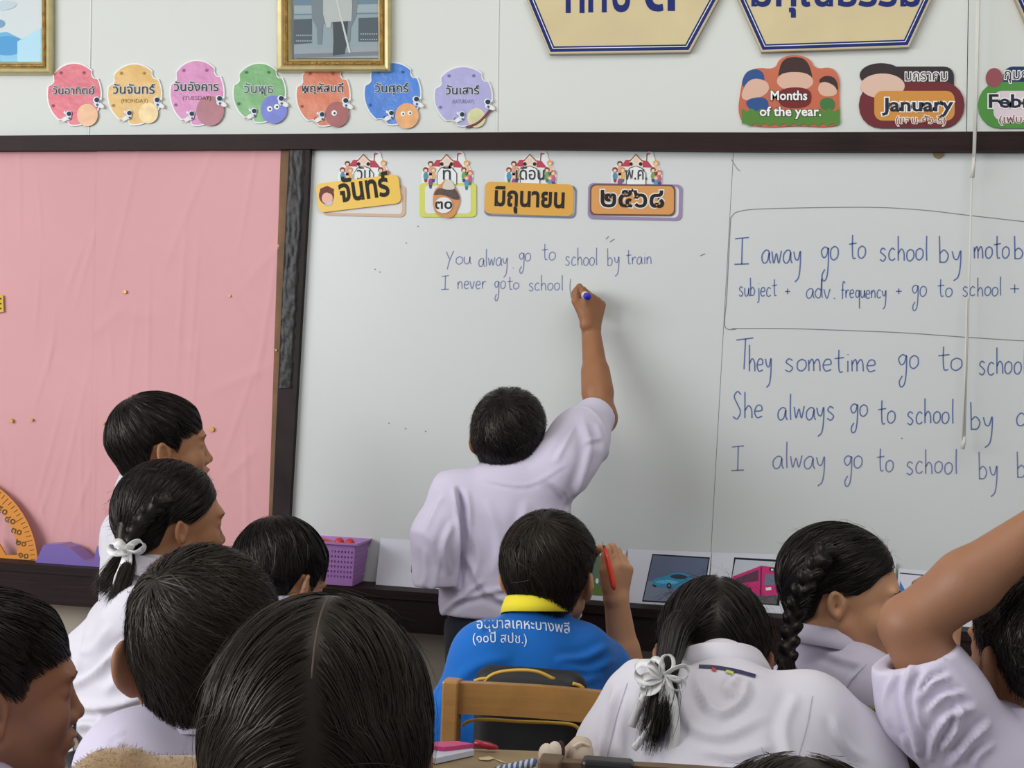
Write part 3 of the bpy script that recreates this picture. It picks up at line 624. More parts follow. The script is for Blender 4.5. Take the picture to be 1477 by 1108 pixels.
# ------------------------------------------------------------------ implicit surface toolkit
f32 = np.float32
def v3(*a): return np.array(a, dtype=f32)
def nrm(v): v = np.asarray(v, float); return v / (np.linalg.norm(v) + 1e-12)
def smin(a, b, k):
    if k <= 0: return np.minimum(a, b)
    h = np.clip(0.5 + 0.5 * (b - a) / k, 0, 1); return b + (a - b) * h - k * h * (1 - h)
def smax(a, b, k): return -smin(-a, -b, k)
def rc(p, a, b, ra, rb):
    a = np.asarray(a, f32); b = np.asarray(b, f32); ab = b - a; L = float(ab @ ab) + 1e-9
    t = np.clip((p - a) @ ab / L, 0, 1); d = p - a - t[:, None] * ab
    return np.sqrt((d * d).sum(1)) - (ra + (rb - ra) * t)
def ell(p, c, r, R=None):
    q = p - np.asarray(c, f32)
    if R is not None: q = q @ np.asarray(R, f32)      # columns of R = local axes
    r = np.asarray(r, f32); k0 = np.sqrt(((q / r) ** 2).sum(1)); k1 = np.sqrt(((q / r ** 2) ** 2).sum(1)) + 1e-9
    return k0 * (k0 - 1) / k1
def plane(p, o, n): return (p - np.asarray(o, f32)) @ np.asarray(nrm(n), f32)     # negative behind the normal
def wob(p, seed, freq, n=5):
    rng = np.random.RandomState(seed); o = np.zeros(len(p), f32)
    for i in range(n):
        k = rng.randn(3) * freq; o += np.sin(p @ k.astype(f32) + rng.rand() * 6.28).astype(f32)
    return o / n
def nets(fn, lo, hi, h):
    lo = np.asarray(lo, float); n = np.maximum(((np.asarray(hi, float) - lo) / (4 * h)).astype(int) + 1, 2)
    cx = [lo[i] + 4 * h * np.arange(n[i] + 1) for i in range(3)]
    g = np.stack(np.meshgrid(*cx, indexing='ij'), -1).reshape(-1, 3).astype(f32)
    dc = fn(g).reshape(n + 1)
    c8 = [dc[i:i + n[0], j:j + n[1], k:k + n[2]] for i in (0, 1) for j in (0, 1) for k in (0, 1)]
    mn = np.minimum.reduce([np.abs(c) for c in c8]); near = (mn < 4 * h * 1.15) | ((np.minimum.reduce(c8) < 0) & (np.maximum.reduce(c8) > 0))
    N = 4 * n + 1
    fine = np.zeros(N, bool); nr = near.repeat(4, 0).repeat(4, 1).repeat(4, 2)
    for i in (0, 1):
        for j in (0, 1):
            for k in (0, 1): fine[i:i + N[0] - 1, j:j + N[1] - 1, k:k + N[2] - 1] |= nr
    val = dc[:-1, :-1, :-1].repeat(4, 0).repeat(4, 1).repeat(4, 2); V = np.full(N, 1.0, f32); V[:-1, :-1, :-1] = val
    V = np.where(V < 0, -1.0, 1.0).astype(f32)
    idx = np.argwhere(fine); V[fine] = fn((lo + idx * h).astype(f32))
    # closed at the border of the box
    V[0] = np.maximum(V[0], 1e-3); V[-1] = np.maximum(V[-1], 1e-3); V[:, 0] = np.maximum(V[:, 0], 1e-3); V[:, -1] = np.maximum(V[:, -1], 1e-3); V[:, :, 0] = np.maximum(V[:, :, 0], 1e-3); V[:, :, -1] = np.maximum(V[:, :, -1], 1e-3)
    ins = V < 0
    c = [ins[i:N[0] - 1 + i, j:N[1] - 1 + j, k:N[2] - 1 + k] for i in (0, 1) for j in (0, 1) for k in (0, 1)]
    anyi = np.logical_or.reduce(c); alli = np.logical_and.reduce(c); act = anyi & ~alli
    cells = np.argwhere(act); vid = np.full(act.shape, -1, np.int64); vid[act] = np.arange(len(cells))
    corners = np.array([(i, j, k) for i in (0, 1) for j in (0, 1) for k in (0, 1)])
    cv = np.stack([V[cells[:, 0] + a, cells[:, 1] + b, cells[:, 2] + c_] for a, b, c_ in corners], 1)
    acc = np.zeros((len(cells), 3)); cnt = np.zeros(len(cells))
    for a in range(8):
        for b in range(a + 1, 8):
            if np.abs(corners[a] - corners[b]).sum() != 1: continue
            m_ = (cv[:, a] < 0) != (cv[:, b] < 0); t = cv[m_, a] / (cv[m_, a] - cv[m_, b])
            acc[m_] += corners[a] + t[:, None] * (corners[b] - corners[a]); cnt[m_] += 1
    verts = lo + (cells + acc / cnt[:, None]) * h
    quads = []
    for ax in range(3):
        s0 = [slice(None)] * 3; s1 = [slice(None)] * 3; s0[ax] = slice(0, N[ax] - 1); s1[ax] = slice(1, N[ax])
        A = ins[tuple(s0)]; B = ins[tuple(s1)]; e = np.argwhere(A != B)
        o1, o2 = [(1, 2), (2, 0), (0, 1)][ax]
        e = e[(e[:, o1] > 0) & (e[:, o2] > 0) & (e[:, o1] < N[o1] - 1) & (e[:, o2] < N[o2] - 1)]
        fl = A[tuple(e.T)]
        def cell(d1, d2):
            q = e.copy(); q[:, o1] -= d1; q[:, o2] -= d2; return vid[tuple(q.T)]
        q = np.stack([cell(1, 1), cell(0, 1), cell(0, 0), cell(1, 0)], 1)
        q[~fl] = q[~fl][:, ::-1]; quads.append(q)
    quads = np.concatenate(quads); quads = quads[(quads >= 0).all(1)]
    return verts, quads
def sdf_mesh(name, fn, lo, hi, h, material, parent=None, relax=1):
    v, q = nets(fn, lo, hi, h)
    if relax:      # a light smoothing pass, then a pull back onto the surface
        nv = len(v); ed = np.concatenate([q[:, [0, 1]], q[:, [1, 2]], q[:, [2, 3]], q[:, [3, 0]]])
        for _ in range(relax):
            s_ = np.zeros((nv, 3)); c_ = np.zeros(nv)
            np.add.at(s_, ed[:, 0], v[ed[:, 1]]); np.add.at(c_, ed[:, 0], 1); np.add.at(s_, ed[:, 1], v[ed[:, 0]]); np.add.at(c_, ed[:, 1], 1)
            v = v * .5 + .5 * s_ / np.maximum(c_, 1)[:, None]
    return link_mesh(name, v, q, material, parent, smooth=True)

# ------------------------------------------------------------------ heads
class Head:
    """local frame: x to the person's right, y forward, z up, origin between the ears; s = scale"""
    def __init__(s, pos, fwd, up=(0, 0, 1), sc=1.0, girl=False, mouth=0.0, zfn=None, thick=.012, ramp=.04, wide=1.0, es=.88, et=30):
        s.o = np.asarray(pos, float); f = nrm(fwd); u = np.asarray(up, float); u = nrm(u - f * (u @ f)); r = np.cross(f, u)
        s.R = np.stack([r, f, u], 1); s.s = sc; s.mouth = mouth; s.thick = thick; s.girl = girl; s.wide = wide
        s.zfn = zfn; s.ramp = ramp; s.es = es; s.et = et
    def loc(s, p): 
        q = ((p - s.o.astype(f32)) @ s.R.astype(f32)) / s.s
        q[:, 0] /= s.wide; return q
    def wor(s, q):
        q = np.array(q, float); q[..., 0] *= s.wide
        return s.o + (q * s.s) @ s.R.T
    def cran(s, q):
        d = ell(q, (0, -.013, .037), (.0700, .0875, .0765))
        return smin(d, ell(q, (0, -.026, .008), (.0635, .069, .062)), .022)
    def skin_l(s, q):
        d = s.cran(q)
        d = smin(d, ell(q, (0, .030, .012), (.0575, .0615, .070)), .022)                     # forehead / face block
        d = smin(d, ell(q, (0, .034, -.040), (.050, .052, .052)), .025)                   # lower face
        ax = np.abs(q[:, 0]); m_ = q.copy(); m_[:, 0] = ax
        d = smin(d, rc(m_, (.049, .004, -.040), (.012, .066, -.080 - .006 * s.mouth * 0), .016, .015), .022)   # jaw
        d = smin(d, ell(m_, (.034, .058, -.024), (.024, .024, .024)), .018)               # cheeks
        d = smin(d, ell(q, (0, .077, -.084 - s.mouth * .004), (.017, .015, .012)), .014)   # chin
        d = smin(d, ell(m_, (.022, .080, .028), (.026, .010, .010)), .014)                # brow ridge
        d = smax(d, -ell(m_, (.031, .099, .008), (.019, .014, .012)), .010)              # eye sockets
        d = smin(d, ell(m_, (.031, .0715, .009), (.0150, .0150, .0125)), .004)             # lids over the eyeball
        d = smin(d, rc(q, (0, .083, .016), (0, .100, -.022), .0065, .0085), .010)         # nose bridge
        d = smin(d, ell(q, (0, .1015, -.026), (.0098, .0095, .0085)), .006)
        d = smin(d, ell(m_, (.0115, .0925, -.030), (.0075, .0090, .0070)), .005)
        d = smax(d, -ell(m_, (.0062, .097, -.0385), (.0035, .0045, .0035)), .002)
        mz = -.055
        d = smin(d, ell(q, (0, .084, mz), (.025, .013, .018)), .010)                      # mouth mound
        d = smin(d, ell(q, (0, .0955, mz + .0052 + s.mouth * .002), (.019, .0072, .0048)), .004)   # upper lip
        d = smin(d, ell(q, (0, .0940, mz - .0062 - s.mouth * .007), (.0165, .0072, .0054)), .004)
        d = smax(d, -ell(q, (0, .102, mz - s.mouth * .002), (.021, .010, .0012 + s.mouth * .0050)), .002)
        # eye opening
        d = smax(d, -ell(m_, (.031, .089, .0075), (.0130, .009, .0048)), .0015)
        # ears
        d = smin(d, s.ear_l(m_), .005)
        return d
    def ear_l(s, m_):
        c = v3(.0735 + .004 * s.es, -.013, -.004); t = math.radians(s.et); x_ = nrm((math.cos(t), math.sin(t), 0.0)); z_ = nrm((.10, -.18, 1.0)); y_ = np.cross(z_, x_); z_ = np.cross(x_, y_)
        R = np.stack([x_, y_, z_], 1)
        q = (m_ - c) @ R.astype(f32) / s.es
        e = ell(q, (0, 0, .003), (.0080, .0190, .0285))
        e = smin(e, ell(q, (-.001, .005, -.0225), (.0060, .0095, .0100)), .008)           # lobe
        e = smin(e, ell(m_, (.067, -.003, -.004), (.008, .009, .018)) / s.es, .005)
        e = smax(e, -ell(q, (.0085, .0005, .004), (.0100, .0135, .0210)), .002)           # scapha hollow
        e = smin(e, rc(q, (.001, -.009, .012), (.001, -.006, -.012), .0030, .0028), .004)    # antihelix
        e = smax(e, -ell(q, (.005, .005, -.003), (.0090, .0065, .0090)), .002)            # concha
        e = smin(e, ell(q, (.0005, .0130, -.004), (.0035, .0035, .0060)), .003)           # tragus
        return e * s.es
    def skin(s, p): return s.skin_l(s.loc(p)) * s.s
    # hair -------------------------------------------------------------
    def hair_full(s, q):    # unclipped hair envelope, local units
        d = smin(s.cran(q), ell(q, (0, .030, .018), (.0575, .058, .068)), .022)
        d = smin(d, ell(q, (0, -.036, -.035), (.048, .043, .045)), .025)
        return d
    def hair_l(s, q, t=None):
        z = s.zfn(q); t = (s.thick(q) if callable(s.thick) else s.thick)
        edge = np.clip(z / s.ramp, 0, 1)
        d = s.hair_full(q) - t * (.12 + .88 * edge)
        return smax(d, -z, .004)
    def hair(s, p):
        return s.hair_l(s.loc(p)) * s.s
def zl(pts, side=None):
    """hairline: height above the line z0(y), side view"""
    ys = np.array([a for a, b in pts]); zs = np.array([b for a, b in pts])
    def f(q): return (q[:, 2] - np.interp(q[:, 1], ys, zs).astype(f32)) * .85
    return f
def strands(head, name, n, flow, length, width, material, parent, seed=1, steps=8, lift=.002, region=None, droop=0.0, taper=.9, base=0.0, jit=.25, follow=1.0, over=.004, tip_lift=0.0):
    rng = np.random.RandomState(seed); pts = []; nz = 0
    while nz < n:
        d = rng.randn(n * 2, 3).astype(f32); d /= np.linalg.norm(d, axis=1)[:, None]
        q = d * .06 + v3(0, -.01, .03)
        # march outwards to the envelope
        for _ in range(14):
            dd = head.hair_l(q); q = q - d * dd[:, None] * .9
        ok = (head.zfn(q) > .003) & (np.abs(head.hair_l(q)) < .004)
        if region is not None: ok &= region(q)
        q = q[ok]; pts.append(q); nz += len(q)
        if len(q) == 0: break
    q = np.concatenate(pts)[:n]; n = len(q)
    def full(q):
        t = (head.thick(q) if callable(head.thick) else head.thick)
        return head.hair_full(q) - t * (.12 + .88 * np.clip(head.zfn(q) / head.ramp, 0, 1))
    def grad(q):
        e = .002; g = np.stack([full(q + v3(*(e if i == j else 0 for j in range(3)))) - full(q - v3(*(e if i == j else 0 for j in range(3)))) for i in range(3)], 1)
        return g / (np.linalg.norm(g, axis=1)[:, None] + 1e-9)
    L = (length(q) if callable(length) else np.full(n, length)) * rng.uniform(.75, 1.15, n); st = (L / steps).astype(f32)[:, None]
    off = rng.uniform(0, lift, n).astype(f32) + base
    J = rng.randn(n, 3).astype(f32) * jit
    clump = (wob(q, seed + 5, 90, 4)[:, None] * v3(1, .6, .2) + wob(q, seed + 6, 90, 4)[:, None] * v3(.2, 1, -.6)) * jit * 1.4
    path = [q + grad(q) * off[:, None]]; nor = [grad(q)]; cur = path[0].astype(f32)
    for k in range(steps):
        g = grad(cur); f_ = flow(cur).astype(f32) + J * .5 + clump
        f_ = f_ - g * (f_ * g).sum(1)[:, None]; f_ /= (np.linalg.norm(f_, axis=1)[:, None] + 1e-9)
        if droop: f_ = f_ + v3(0, 0, -1) * droop * (k / steps); f_ /= np.linalg.norm(f_, axis=1)[:, None]
        stop = (head.zfn(cur) < -over)[:, None]; nx = cur + f_ * st; d = full(nx); tgt = off + tip_lift * (k / steps) ** 2 * (.4 + 1.2 * rng.rand(n))
        nx = nx - grad(nx) * ((d - tgt) * follow)[:, None] if follow >= 1 else nx - grad(nx) * (np.where(d < tgt, d - tgt, (d - tgt) * follow))[:, None]
        cur = np.where(stop, cur + f_ * st * .02, nx).astype(f32); path.append(cur); nor.append(g)
    Pt = np.stack(path, 1); Nn = np.stack(nor, 1)
    ok = np.linalg.norm(np.diff(Pt, axis=1), axis=2).sum(1) > L * .4; Pt = Pt[ok]; Nn = Nn[ok]
    return ribbons(name, head.wor(Pt), Nn @ head.R.T, width * head.s, material, parent, taper, rng)
def ribbons(name, Pt, Nn, width, material, parent, taper=.9, rng=None):
    rng = rng or np.random.RandomState(0)
    n, k, _ = Pt.shape; T = np.gradient(Pt, axis=1); T /= (np.linalg.norm(T, axis=2)[..., None] + 1e-12)
    B = np.cross(T, Nn); B /= (np.linalg.norm(B, axis=2)[..., None] + 1e-12); Nn = np.cross(B, T)
    tw = (rng.randn(n) * .45)[:, None, None]; B = B * np.cos(tw) + Nn * np.sin(tw)
    w_ = width * rng.uniform(.5, 1.3, n)[:, None] * (1 - taper * np.linspace(0, 1, k)[None] ** 1.6); w_[:, 0] *= .5
    A_ = Pt + B * w_[..., None] / 2; C_ = Pt - B * w_[..., None] / 2
    V = np.stack([A_, C_], 2).reshape(-1, 3)
    i = np.arange(n)[:, None] * 2 * k + np.arange(k - 1)[None] * 2; i = i.ravel()
    Fq = np.stack([i, i + 1, i + 3, i + 2], 1)
    return link_mesh(name, V, Fq, material, parent, smooth=True)

# ------------------------------------------------------------------ person materials
def hair_mat(name, col, rough=.32):
    m_ = mat(name, col, rough, spec=.26)
    b = m_.node_tree.nodes['Principled BSDF']; b.inputs['Specular Tint'].default_value = (1.0, .86, .74, 1)
    return m_
HAIR = hair_mat('black_hair', (0.0075, 0.0068, 0.0072), .36); HAIRB = hair_mat('brown_black_hair', (0.015, 0.0112, 0.009), .40)
def skin_mat(name, c): return mat(name, c, 0.5, spec=.35, sss=.06, bump=(90, .12, .002), var=(16, .05))
SKIN_A = skin_mat('skin_tan', srgb(172, 122, 88)); SKIN_B = skin_mat('skin_brown', srgb(150, 102, 70)); SKIN_C = skin_mat('skin_light', srgb(192, 142, 108)); SKIN_D = skin_mat('skin_warm', srgb(150, 106, 80))
def cloth(name, c, s=.25): return mat(name, c, 0.85, spec=.2, bump=(700, s, .0006), sheen=.15)
SHIRT_L = cloth('lilac_white_shirt', srgb(206, 198, 218)); SHIRT_W = cloth('white_blouse', srgb(214, 210, 220)); SHIRT_B = cloth('blue_polo', srgb(22, 104, 190)); PANTS = cloth('navy_trousers', srgb(30, 32, 46)); YEL = cloth('yellow_collar', srgb(232, 214, 52))
LIP = mat('lip_skin', srgb(164, 92, 84), .4, sss=.1); EYEW = mat('eye_white', srgb(214, 208, 202), .2); EYEB = mat('eye_iris_dark', srgb(34, 22, 16), .12); BROW = mat('brow_hair', srgb(46, 34, 30), .7)

def eyes(h, parent, open_=True):
    for s_ in (-1, 1):
        mb_ = MB().sphere(h.wor((s_ * .031, .0705, .0075)), .0136 * h.s, 16, 12); o = mb_.build('eye', EYEW, parent, smooth=True)
        mb_ = MB().sphere(h.wor((s_ * .031 , .0785, .0075)),   .0070 * h.s, 12, 8); mb_.build('iris', EYEB, o, smooth=True)
        # brow: a thin bent patch lying on the brow ridge
        pts = []
        for t in np.linspace(0, 1, 7):
            q = np.array([[s_ * (.014 + .034 * t), .12, .0245 + .006 * math.sin(t * 2.4) - .002 * t]], f32)
            for _ in range(20): q[:, 1] -= h.skin_l(q) * .8
            pts.append(h.wor(q[0] - np.array([0, .0006, 0])))
        MB().tube(pts, [x * h.s for x in (.0010, .0018, .0020, .0018, .0016, .0012, .0008)], 6).build('eyebrow', BROW, parent, smooth=True)
def lips(h, parent): pass

def limb(j, r):   # joints and radii -> function
    def f(p, k=.02):
        d = None
        for i in range(len(j) - 1):
            e = rc(p, j[i], j[i + 1], r[i], r[i + 1]); d = e if d is None else smin(d, e, k)
        return d
    return f
def hand_prims(Wr, u, n_, side, s=1.0, curls=((.9, 1.1, .6),) * 4, spread=.10, thumb=((.6, .35), (.2, .2)), thumb_dir=None, palm_len=.072):
    """Wr wrist; u towards the knuckles; n_ out of the back of the hand; side towards the thumb"""
    u = nrm(u); n_ = nrm(n_ - u * (n_ @ u)); sd = np.cross(u, n_); sd = sd if sd @ side > 0 else -sd
    pr_ = []; kn = []
    lens = [(.036, .021, .017), (.040, .024, .018), (.037, .022, .017), (.029, .017, .015)]
    for i in range(4):
        o_ = (1.5 - i) * .0165 * s; k = Wr + u * (palm_len - abs(i - 1) * .004) * s + sd * o_ + n_ * (.002 - .002 * abs(i - 1.5)) * s
        pr_.append((Wr + sd * o_ * .55, k, .0125 * s, .0095 * s, .012)); kn.append(k)
    pr_.append((Wr + sd * .012 * s, Wr + u * .045 * s + sd * .020 * s - n_ * .006 * s, .013 * s, .013 * s, .012))
    for i in range(4):
        ang = 0; p0 = kn[i]; sp = (1.5 - i) * spread
        for j in range(3):
            ang += curls[i][j]; d = math.cos(ang) * (u * math.cos(sp) + sd * math.sin(sp)) - math.sin(ang) * n_
            p1 = p0 + d * lens[i][j] * s; r0_, r1_ = (.0082, .0076, .0070, .0058)[j:j + 2]
            pr_.append((p0, p1, r0_ * s * (.9 if i == 3 else 1), r1_ * s * (.9 if i == 3 else 1), .0025)); p0 = p1
    td = thumb_dir if thumb_dir is not None else [nrm(u * .7 + sd * .6 - n_ * .3), nrm(u * .8 + sd * .1 - n_ * .5)]
    t0 = Wr + u * .022 * s + sd * .022 * s - n_ * .006 * s; t1 = t0 + nrm(td[0]) * .034 * s; t2 = t1 + nrm(td[1]) * .027 * s
    pr_ += [(t0, t1, .0125 * s, .0092 * s, .008), (t1, t2, .0088 * s, .0068 * s, .003)]
    return pr_, kn
def eval_prims(p, pr_, d=None):
    for a_, b_, r1, r2, k in pr_:
        e = rc(p, a_, b_, r1, r2); d = e if d is None else smin(d, e, k)
    return d
def collar(name, c, axis, fwd, rx, ry, hs, hf, out, material, parent, open_=.5, tilt=0.0, n=48, point=.35):
    """shirt collar: stand going up, fold falling outwards; open in front"""
    up = nrm(axis); f = nrm(np.asarray(fwd) - up * (np.asarray(fwd) @ up)); r = np.cross(f, up); vs = []
    prof = [(0.0, 0.0), (0.0, hs * .6), (.001, hs), (.004, hs + .0015), (.007, hs - .001), (out * .5 + .004, hs - hf * .5), (out, hs - hf), (out - .0015, hs - hf - .001), (out * .5 + .002, hs - hf * .5), (.005, hs - .006)]
    for i in range(n + 1):
        a_ = open_ + (2 * math.pi - 2 * open_) * i / n       # angle from the front
        fr = (1 + math.cos(a_)) / 2
        for (o_, z) in prof:
            pt = 1 + point * fr * (1 if z < hs * .6 and o_ > .006 else 0)
            zz = z - (hs * .55) * fr ** 2 - (hf * point * fr ** 2 if z < hs * .6 and o_ > .006 else 0) 
            rr = np.array([math.sin(a_) * (rx + o_ * pt), math.cos(a_) * (ry + o_ * pt)])
            vs.append(c + r * rr[0] + f * rr[1] + up * zz)
    m_ = len(prof); fs = []
    for i in range(n):
        for j in range(m_ - 1): fs.append((i * m_ + j, (i + 1) * m_ + j, (i + 1) * m_ + j + 1, i * m_ + j + 1))
    o = link_mesh(name, vs, fs, material, parent, smooth=True)
    so = o.modifiers.new('solid', 'SOLIDIFY'); so.thickness = .0012
    return o
def seam_line(name, target_objs, pxs, material, parent, wpx=1.2, off=.0008):
    """thin stitched line laid on a garment: photo pixels cast onto the garment's surface"""
    mb_ = MB(); mp = caster(target_objs); ribbon_px(mb_, catmull(pxs, 6), wpx, off, mp); return mb_.build(name, material, parent)
def caster(o):
    me = o.data; vs = [v.co.copy() for v in me.vertices]; fs = [tuple(p.vertices) for p in me.polygons]; bvh = BVHTree.FromPolygons(vs, fs)
    last = [2.0]
    def mp(px, py, h):
        d = Vector(ray(px, py)); L = d.length; hit = bvh.ray_cast(Vector(EYE), d / L)
        if hit[0] is not None: last[0] = (hit[0] - Vector(EYE)).length
        return EYE + np.array(d / L) * (last[0] - h)
    return mp
def bbox(pts, pad):
    a = np.array(pts); return a.min(0) - pad, a.max(0) + pad
# ------------------------------------------------------------------ people
def folds(o, fl, amp=1.0):
    """press ridges and grooves into a garment: each fold is a polyline seen from the front of the cloth, with width (px) and depth (m)"""
    me = o.data; n = len(me.vertices); co = np.empty(n * 3, f32); me.vertices.foreach_get('co', co); co = co.reshape(-1, 3).astype(float)
    no = np.empty(n * 3, f32); me.vertices.foreach_get('normal', no); no = no.reshape(-1, 3).astype(float)
    d = co - EYE; z = d @ CD; X_ = CX + F * (d @ CR) / z; Y_ = CY - F * (d @ CU) / z
    fac = np.clip(-(no * (d / np.linalg.norm(d, axis=1)[:, None])).sum(1) * 2.2, 0, 1)
    disp = np.zeros(n)
    for pts, w_, a_ in fl:
        pts = [np.array(q) for q in catmull(pts, 4)]; best = np.full(n, 1e9); sg = np.zeros(n); tt = np.zeros(n)
        for i in range(len(pts) - 1):
            A_, B_ = pts[i], pts[i + 1]; e = B_ - A_; L2 = e @ e + 1e-9
            t = np.clip(((X_ - A_[0]) * e[0] + (Y_ - A_[1]) * e[1]) / L2, 0, 1); dx = X_ - A_[0] - t * e[0]; dy = Y_ - A_[1] - t * e[1]
            dd = np.hypot(dx, dy); m_ = dd < best; best[m_] = dd[m_]; sg[m_] = (e[0] * dy - e[1] * dx)[m_]; tt[m_] = ((i + t) / (len(pts) - 1))[m_]
        s_ = np.where(sg >= 0, best, -best); env = np.clip(np.minimum(tt, 1 - tt) * 5, 0, 1) ** .7
        disp += a_ * env * (np.exp(-(s_ / w_) ** 2) - .55 * np.exp(-((s_ - 1.7 * w_) / (w_ * 1.2)) ** 2))
    co += no * (disp * fac * amp)[:, None]
    me.vertices.foreach_set('co', co.astype(f32).ravel()); me.update()
class Person: pass
def person(label, base, group=None):
    r = empty('person', (base[0], base[1], 0.0)); tag(r, label, 'person', group); return r
def shirt_fn(Ls, Rs, Lh, Rh, rs, rh, NB, sleeves, neck_r=.052, k=.05, noise=(1, 14, .004), back=None, hem=None):
    Ls, Rs, Lh, Rh, NB = [np.asarray(q, float) for q in (Ls, Rs, Lh, Rh, NB)]
    a_ = Ls * .72 + Rs * .28; b_ = Rs * .72 + Ls * .28; ctr = (Ls + Rs) / 2; hc = (Lh + Rh) / 2
    def torso(p, g=0.0):
        d = rc(p, Ls, Rs, rs, rs)
        d = smin(d, rc(p, Ls * .8 + Rs * .2 + (hc - ctr) * .15, Lh, rs * 1.28, rh), k); d = smin(d, rc(p, Rs * .8 + Ls * .2 + (hc - ctr) * .15, Rh, rs * 1.28, rh), k)
        d = smin(d, rc(p, ctr + (hc - ctr) * .25, hc, rs * 1.5, rh * 1.05), k)
        d = smin(d, rc(p, ctr + (NB - ctr) * .2, NB, rs * .95, neck_r), .045)
        if back is not None:
            for (c_, r_) in back: d = smin(d, ell(p, c_, (r_,) * 3), .05)
        return d - g
    def f(p):
        d = torso(p)
        nz = wob(p, noise[0], noise[1]) * noise[2]
        d = d + nz
        if hem is not None: d = smax(d, plane(p, hem[0], hem[1]), .004)
        for j, r in sleeves:
            e = limb(j, r)(p, .03) + nz; ax = nrm(np.asarray(j[-1]) - np.asarray(j[-2])); e = smax(e, plane(p, j[-1], ax), .003)
            hollow = rc(p, np.asarray(j[-1]) - ax * .035, np.asarray(j[-1]) + ax * .05, r[-1] * .55, r[-1] - .003)
            e = smax(e, -hollow, .004); d = smin(d, e, .022)
        w1 = wob(p * v3(1, 1, .6), noise[0] + 50, noise[1] * 1.3, 4); w2 = wob(p, noise[0] + 60, noise[1] * .8, 3)
        d = d - np.exp(-(w1 / .10) ** 2) * np.clip(w2 * 2 + .2, 0, 1) * noise[2] * 1.3
        # neck opening
        return d
    return f, torso
def make(label, H, NB, Ls, Rs, Lh, Rh, arms, sleeves, hands=(), rs=.052, rh=.085, skin=SKIN_A, shirt_m=SHIRT_L, h=.0035, hb=.005, neck_r=.042, fl=(), foldamp=1.35, extra_skin=(), noise=(1, 14, .004), hem=None, group=None, neck_top=None, back=None, k=.05, legs=True, eyes_=False, skirt=False, sep=.018):
    pe = Person(); NB = np.asarray(NB, float); mid = (np.asarray(Lh) + np.asarray(Rh)) / 2
    root = person(label, mid, group); pe.root = root; pe.H = H
    nt = H.wor((0, -.022, -.035)) if neck_top is None else neck_top
    sf, torso = shirt_fn(Ls, Rs, Lh, Rh, rs, rh, NB, sleeves, neck_r=neck_r + .006, noise=noise, hem=hem, back=back, k=k)
    def skin_f(p):
        d = H.skin(p)
        d = smin(d, rc(p, nt, NB, neck_r * .95, neck_r), .025)
        d = smin(d, smax(torso(p, -sep), plane(p, (0, 0, mid[2] + .05), (0, 0, -1)), .01), .02)
        for j, r in arms: d = smin(d, limb(j, r)(p, .015), .008)
        if hands:
            e = None
            for pr_ in hands: e = eval_prims(p, pr_, e)
            d = smin(d, e, .008)
        return d
    pts = [H.wor(q) for q in ((.09, 0, 0), (-.09, 0, 0), (0, .115, 0), (0, -.11, 0), (0, 0, .12), (0, .09, -.10))] + [NB, Ls, Rs, Lh, Rh]
    for j, r in arms: pts += list(j)
    for pr_ in hands: pts += [q[0] for q in pr_] + [q[1] for q in pr_]
    lo, hi = bbox(pts, .06); lo[:2] -= .05; hi[:2] += .05
    pe.body = sdf_mesh('body', skin_f, lo, hi, h, skin, root, relax=1)
    pts = [NB, Ls, Rs, Lh, Rh]
    for j, r in sleeves: pts += list(j)
    lo, hi = bbox(pts, .13)
    pe.shirt = sdf_mesh('shirt', sf, lo, hi, hb, shirt_m, root, relax=1)
    pe.sf = sf
    if fl: folds(pe.shirt, fl, foldamp)
    if eyes_: eyes(H, root)
    if legs is not False:
        f_ = H.R[:, 1].copy(); f_[2] = 0; f_ = CD if isinstance(legs, bool) else nrm(legs); s_ = np.cross(f_, u0); pr_ = []
        for sg in (-1, 1):
            hp = mid + s_ * sg * .055; hp = np.array([hp[0], hp[1], max(min(mid[2], .5), .42)]); kn = hp + f_ * .34 + s_ * sg * .03; kn[2] = .44; ft = kn + f_ * .02; ft[2] = .07
            pr_ += [(hp, kn, .078, .055, .03), (kn, ft, .052, .036, .02)]
        lo, hi = bbox([q[0] for q in pr_] + [q[1] for q in pr_], .12)
        lo[2] = 0.012
        sdf_mesh('skirt' if skirt else 'trousers', lambda p: eval_prims(p, pr_), lo, hi, .012, PANTS, root)
        for sg in (-1, 1):
            ft = pr_[1 if sg < 0 else 3][1]; fl_ = np.array([ft[0], ft[1], .03])
            MB().tube([fl_ - f_ * .05, fl_ - f_ * .02, fl_ + f_ * .06, fl_ + f_ * .13, fl_ + f_ * .15], [.02, .030, .030, .026, .015], 12).build('shoe', mat('black_leather_shoe', (0.012, .012, .013), .35), root, smooth=True)
    return pe
def hair_cap(pe, h=.003, material=HAIR, name='hair'):
    H = pe.H; lo, hi = bbox([H.wor(q) for q in ((.1, 0, 0), (-.1, 0, 0), (0, .1, 0), (0, -.12, 0), (0, 0, .14), (0, 0, -.12))], .03)
    pe.cap = sdf_mesh(name, H.hair, lo, hi, h, material, pe.root); return pe.cap
def radial(c, swirl=.25):
    c = v3(*c)
    def f(q):
        d = q - c; d /= (np.linalg.norm(d, axis=1)[:, None] + 1e-6); s_ = np.stack([-d[:, 1], d[:, 0], d[:, 2] * 0], 1); return d + s_ * swirl
    return f
def totie(tx, ty, tz, part=0.0, lateral=0.0, down=0.0):
    def f(q):
        sg = np.where(q[:, 0] > part, 1.0, -1.0).astype(f32); T = np.stack([sg * tx, np.full(len(q), ty), np.full(len(q), tz)], 1).astype(f32)
        d = T - q; d /= (np.linalg.norm(d, axis=1)[:, None] + 1e-6); d[:, 0] += sg * lateral; d[:, 2] -= down; return d
    return f
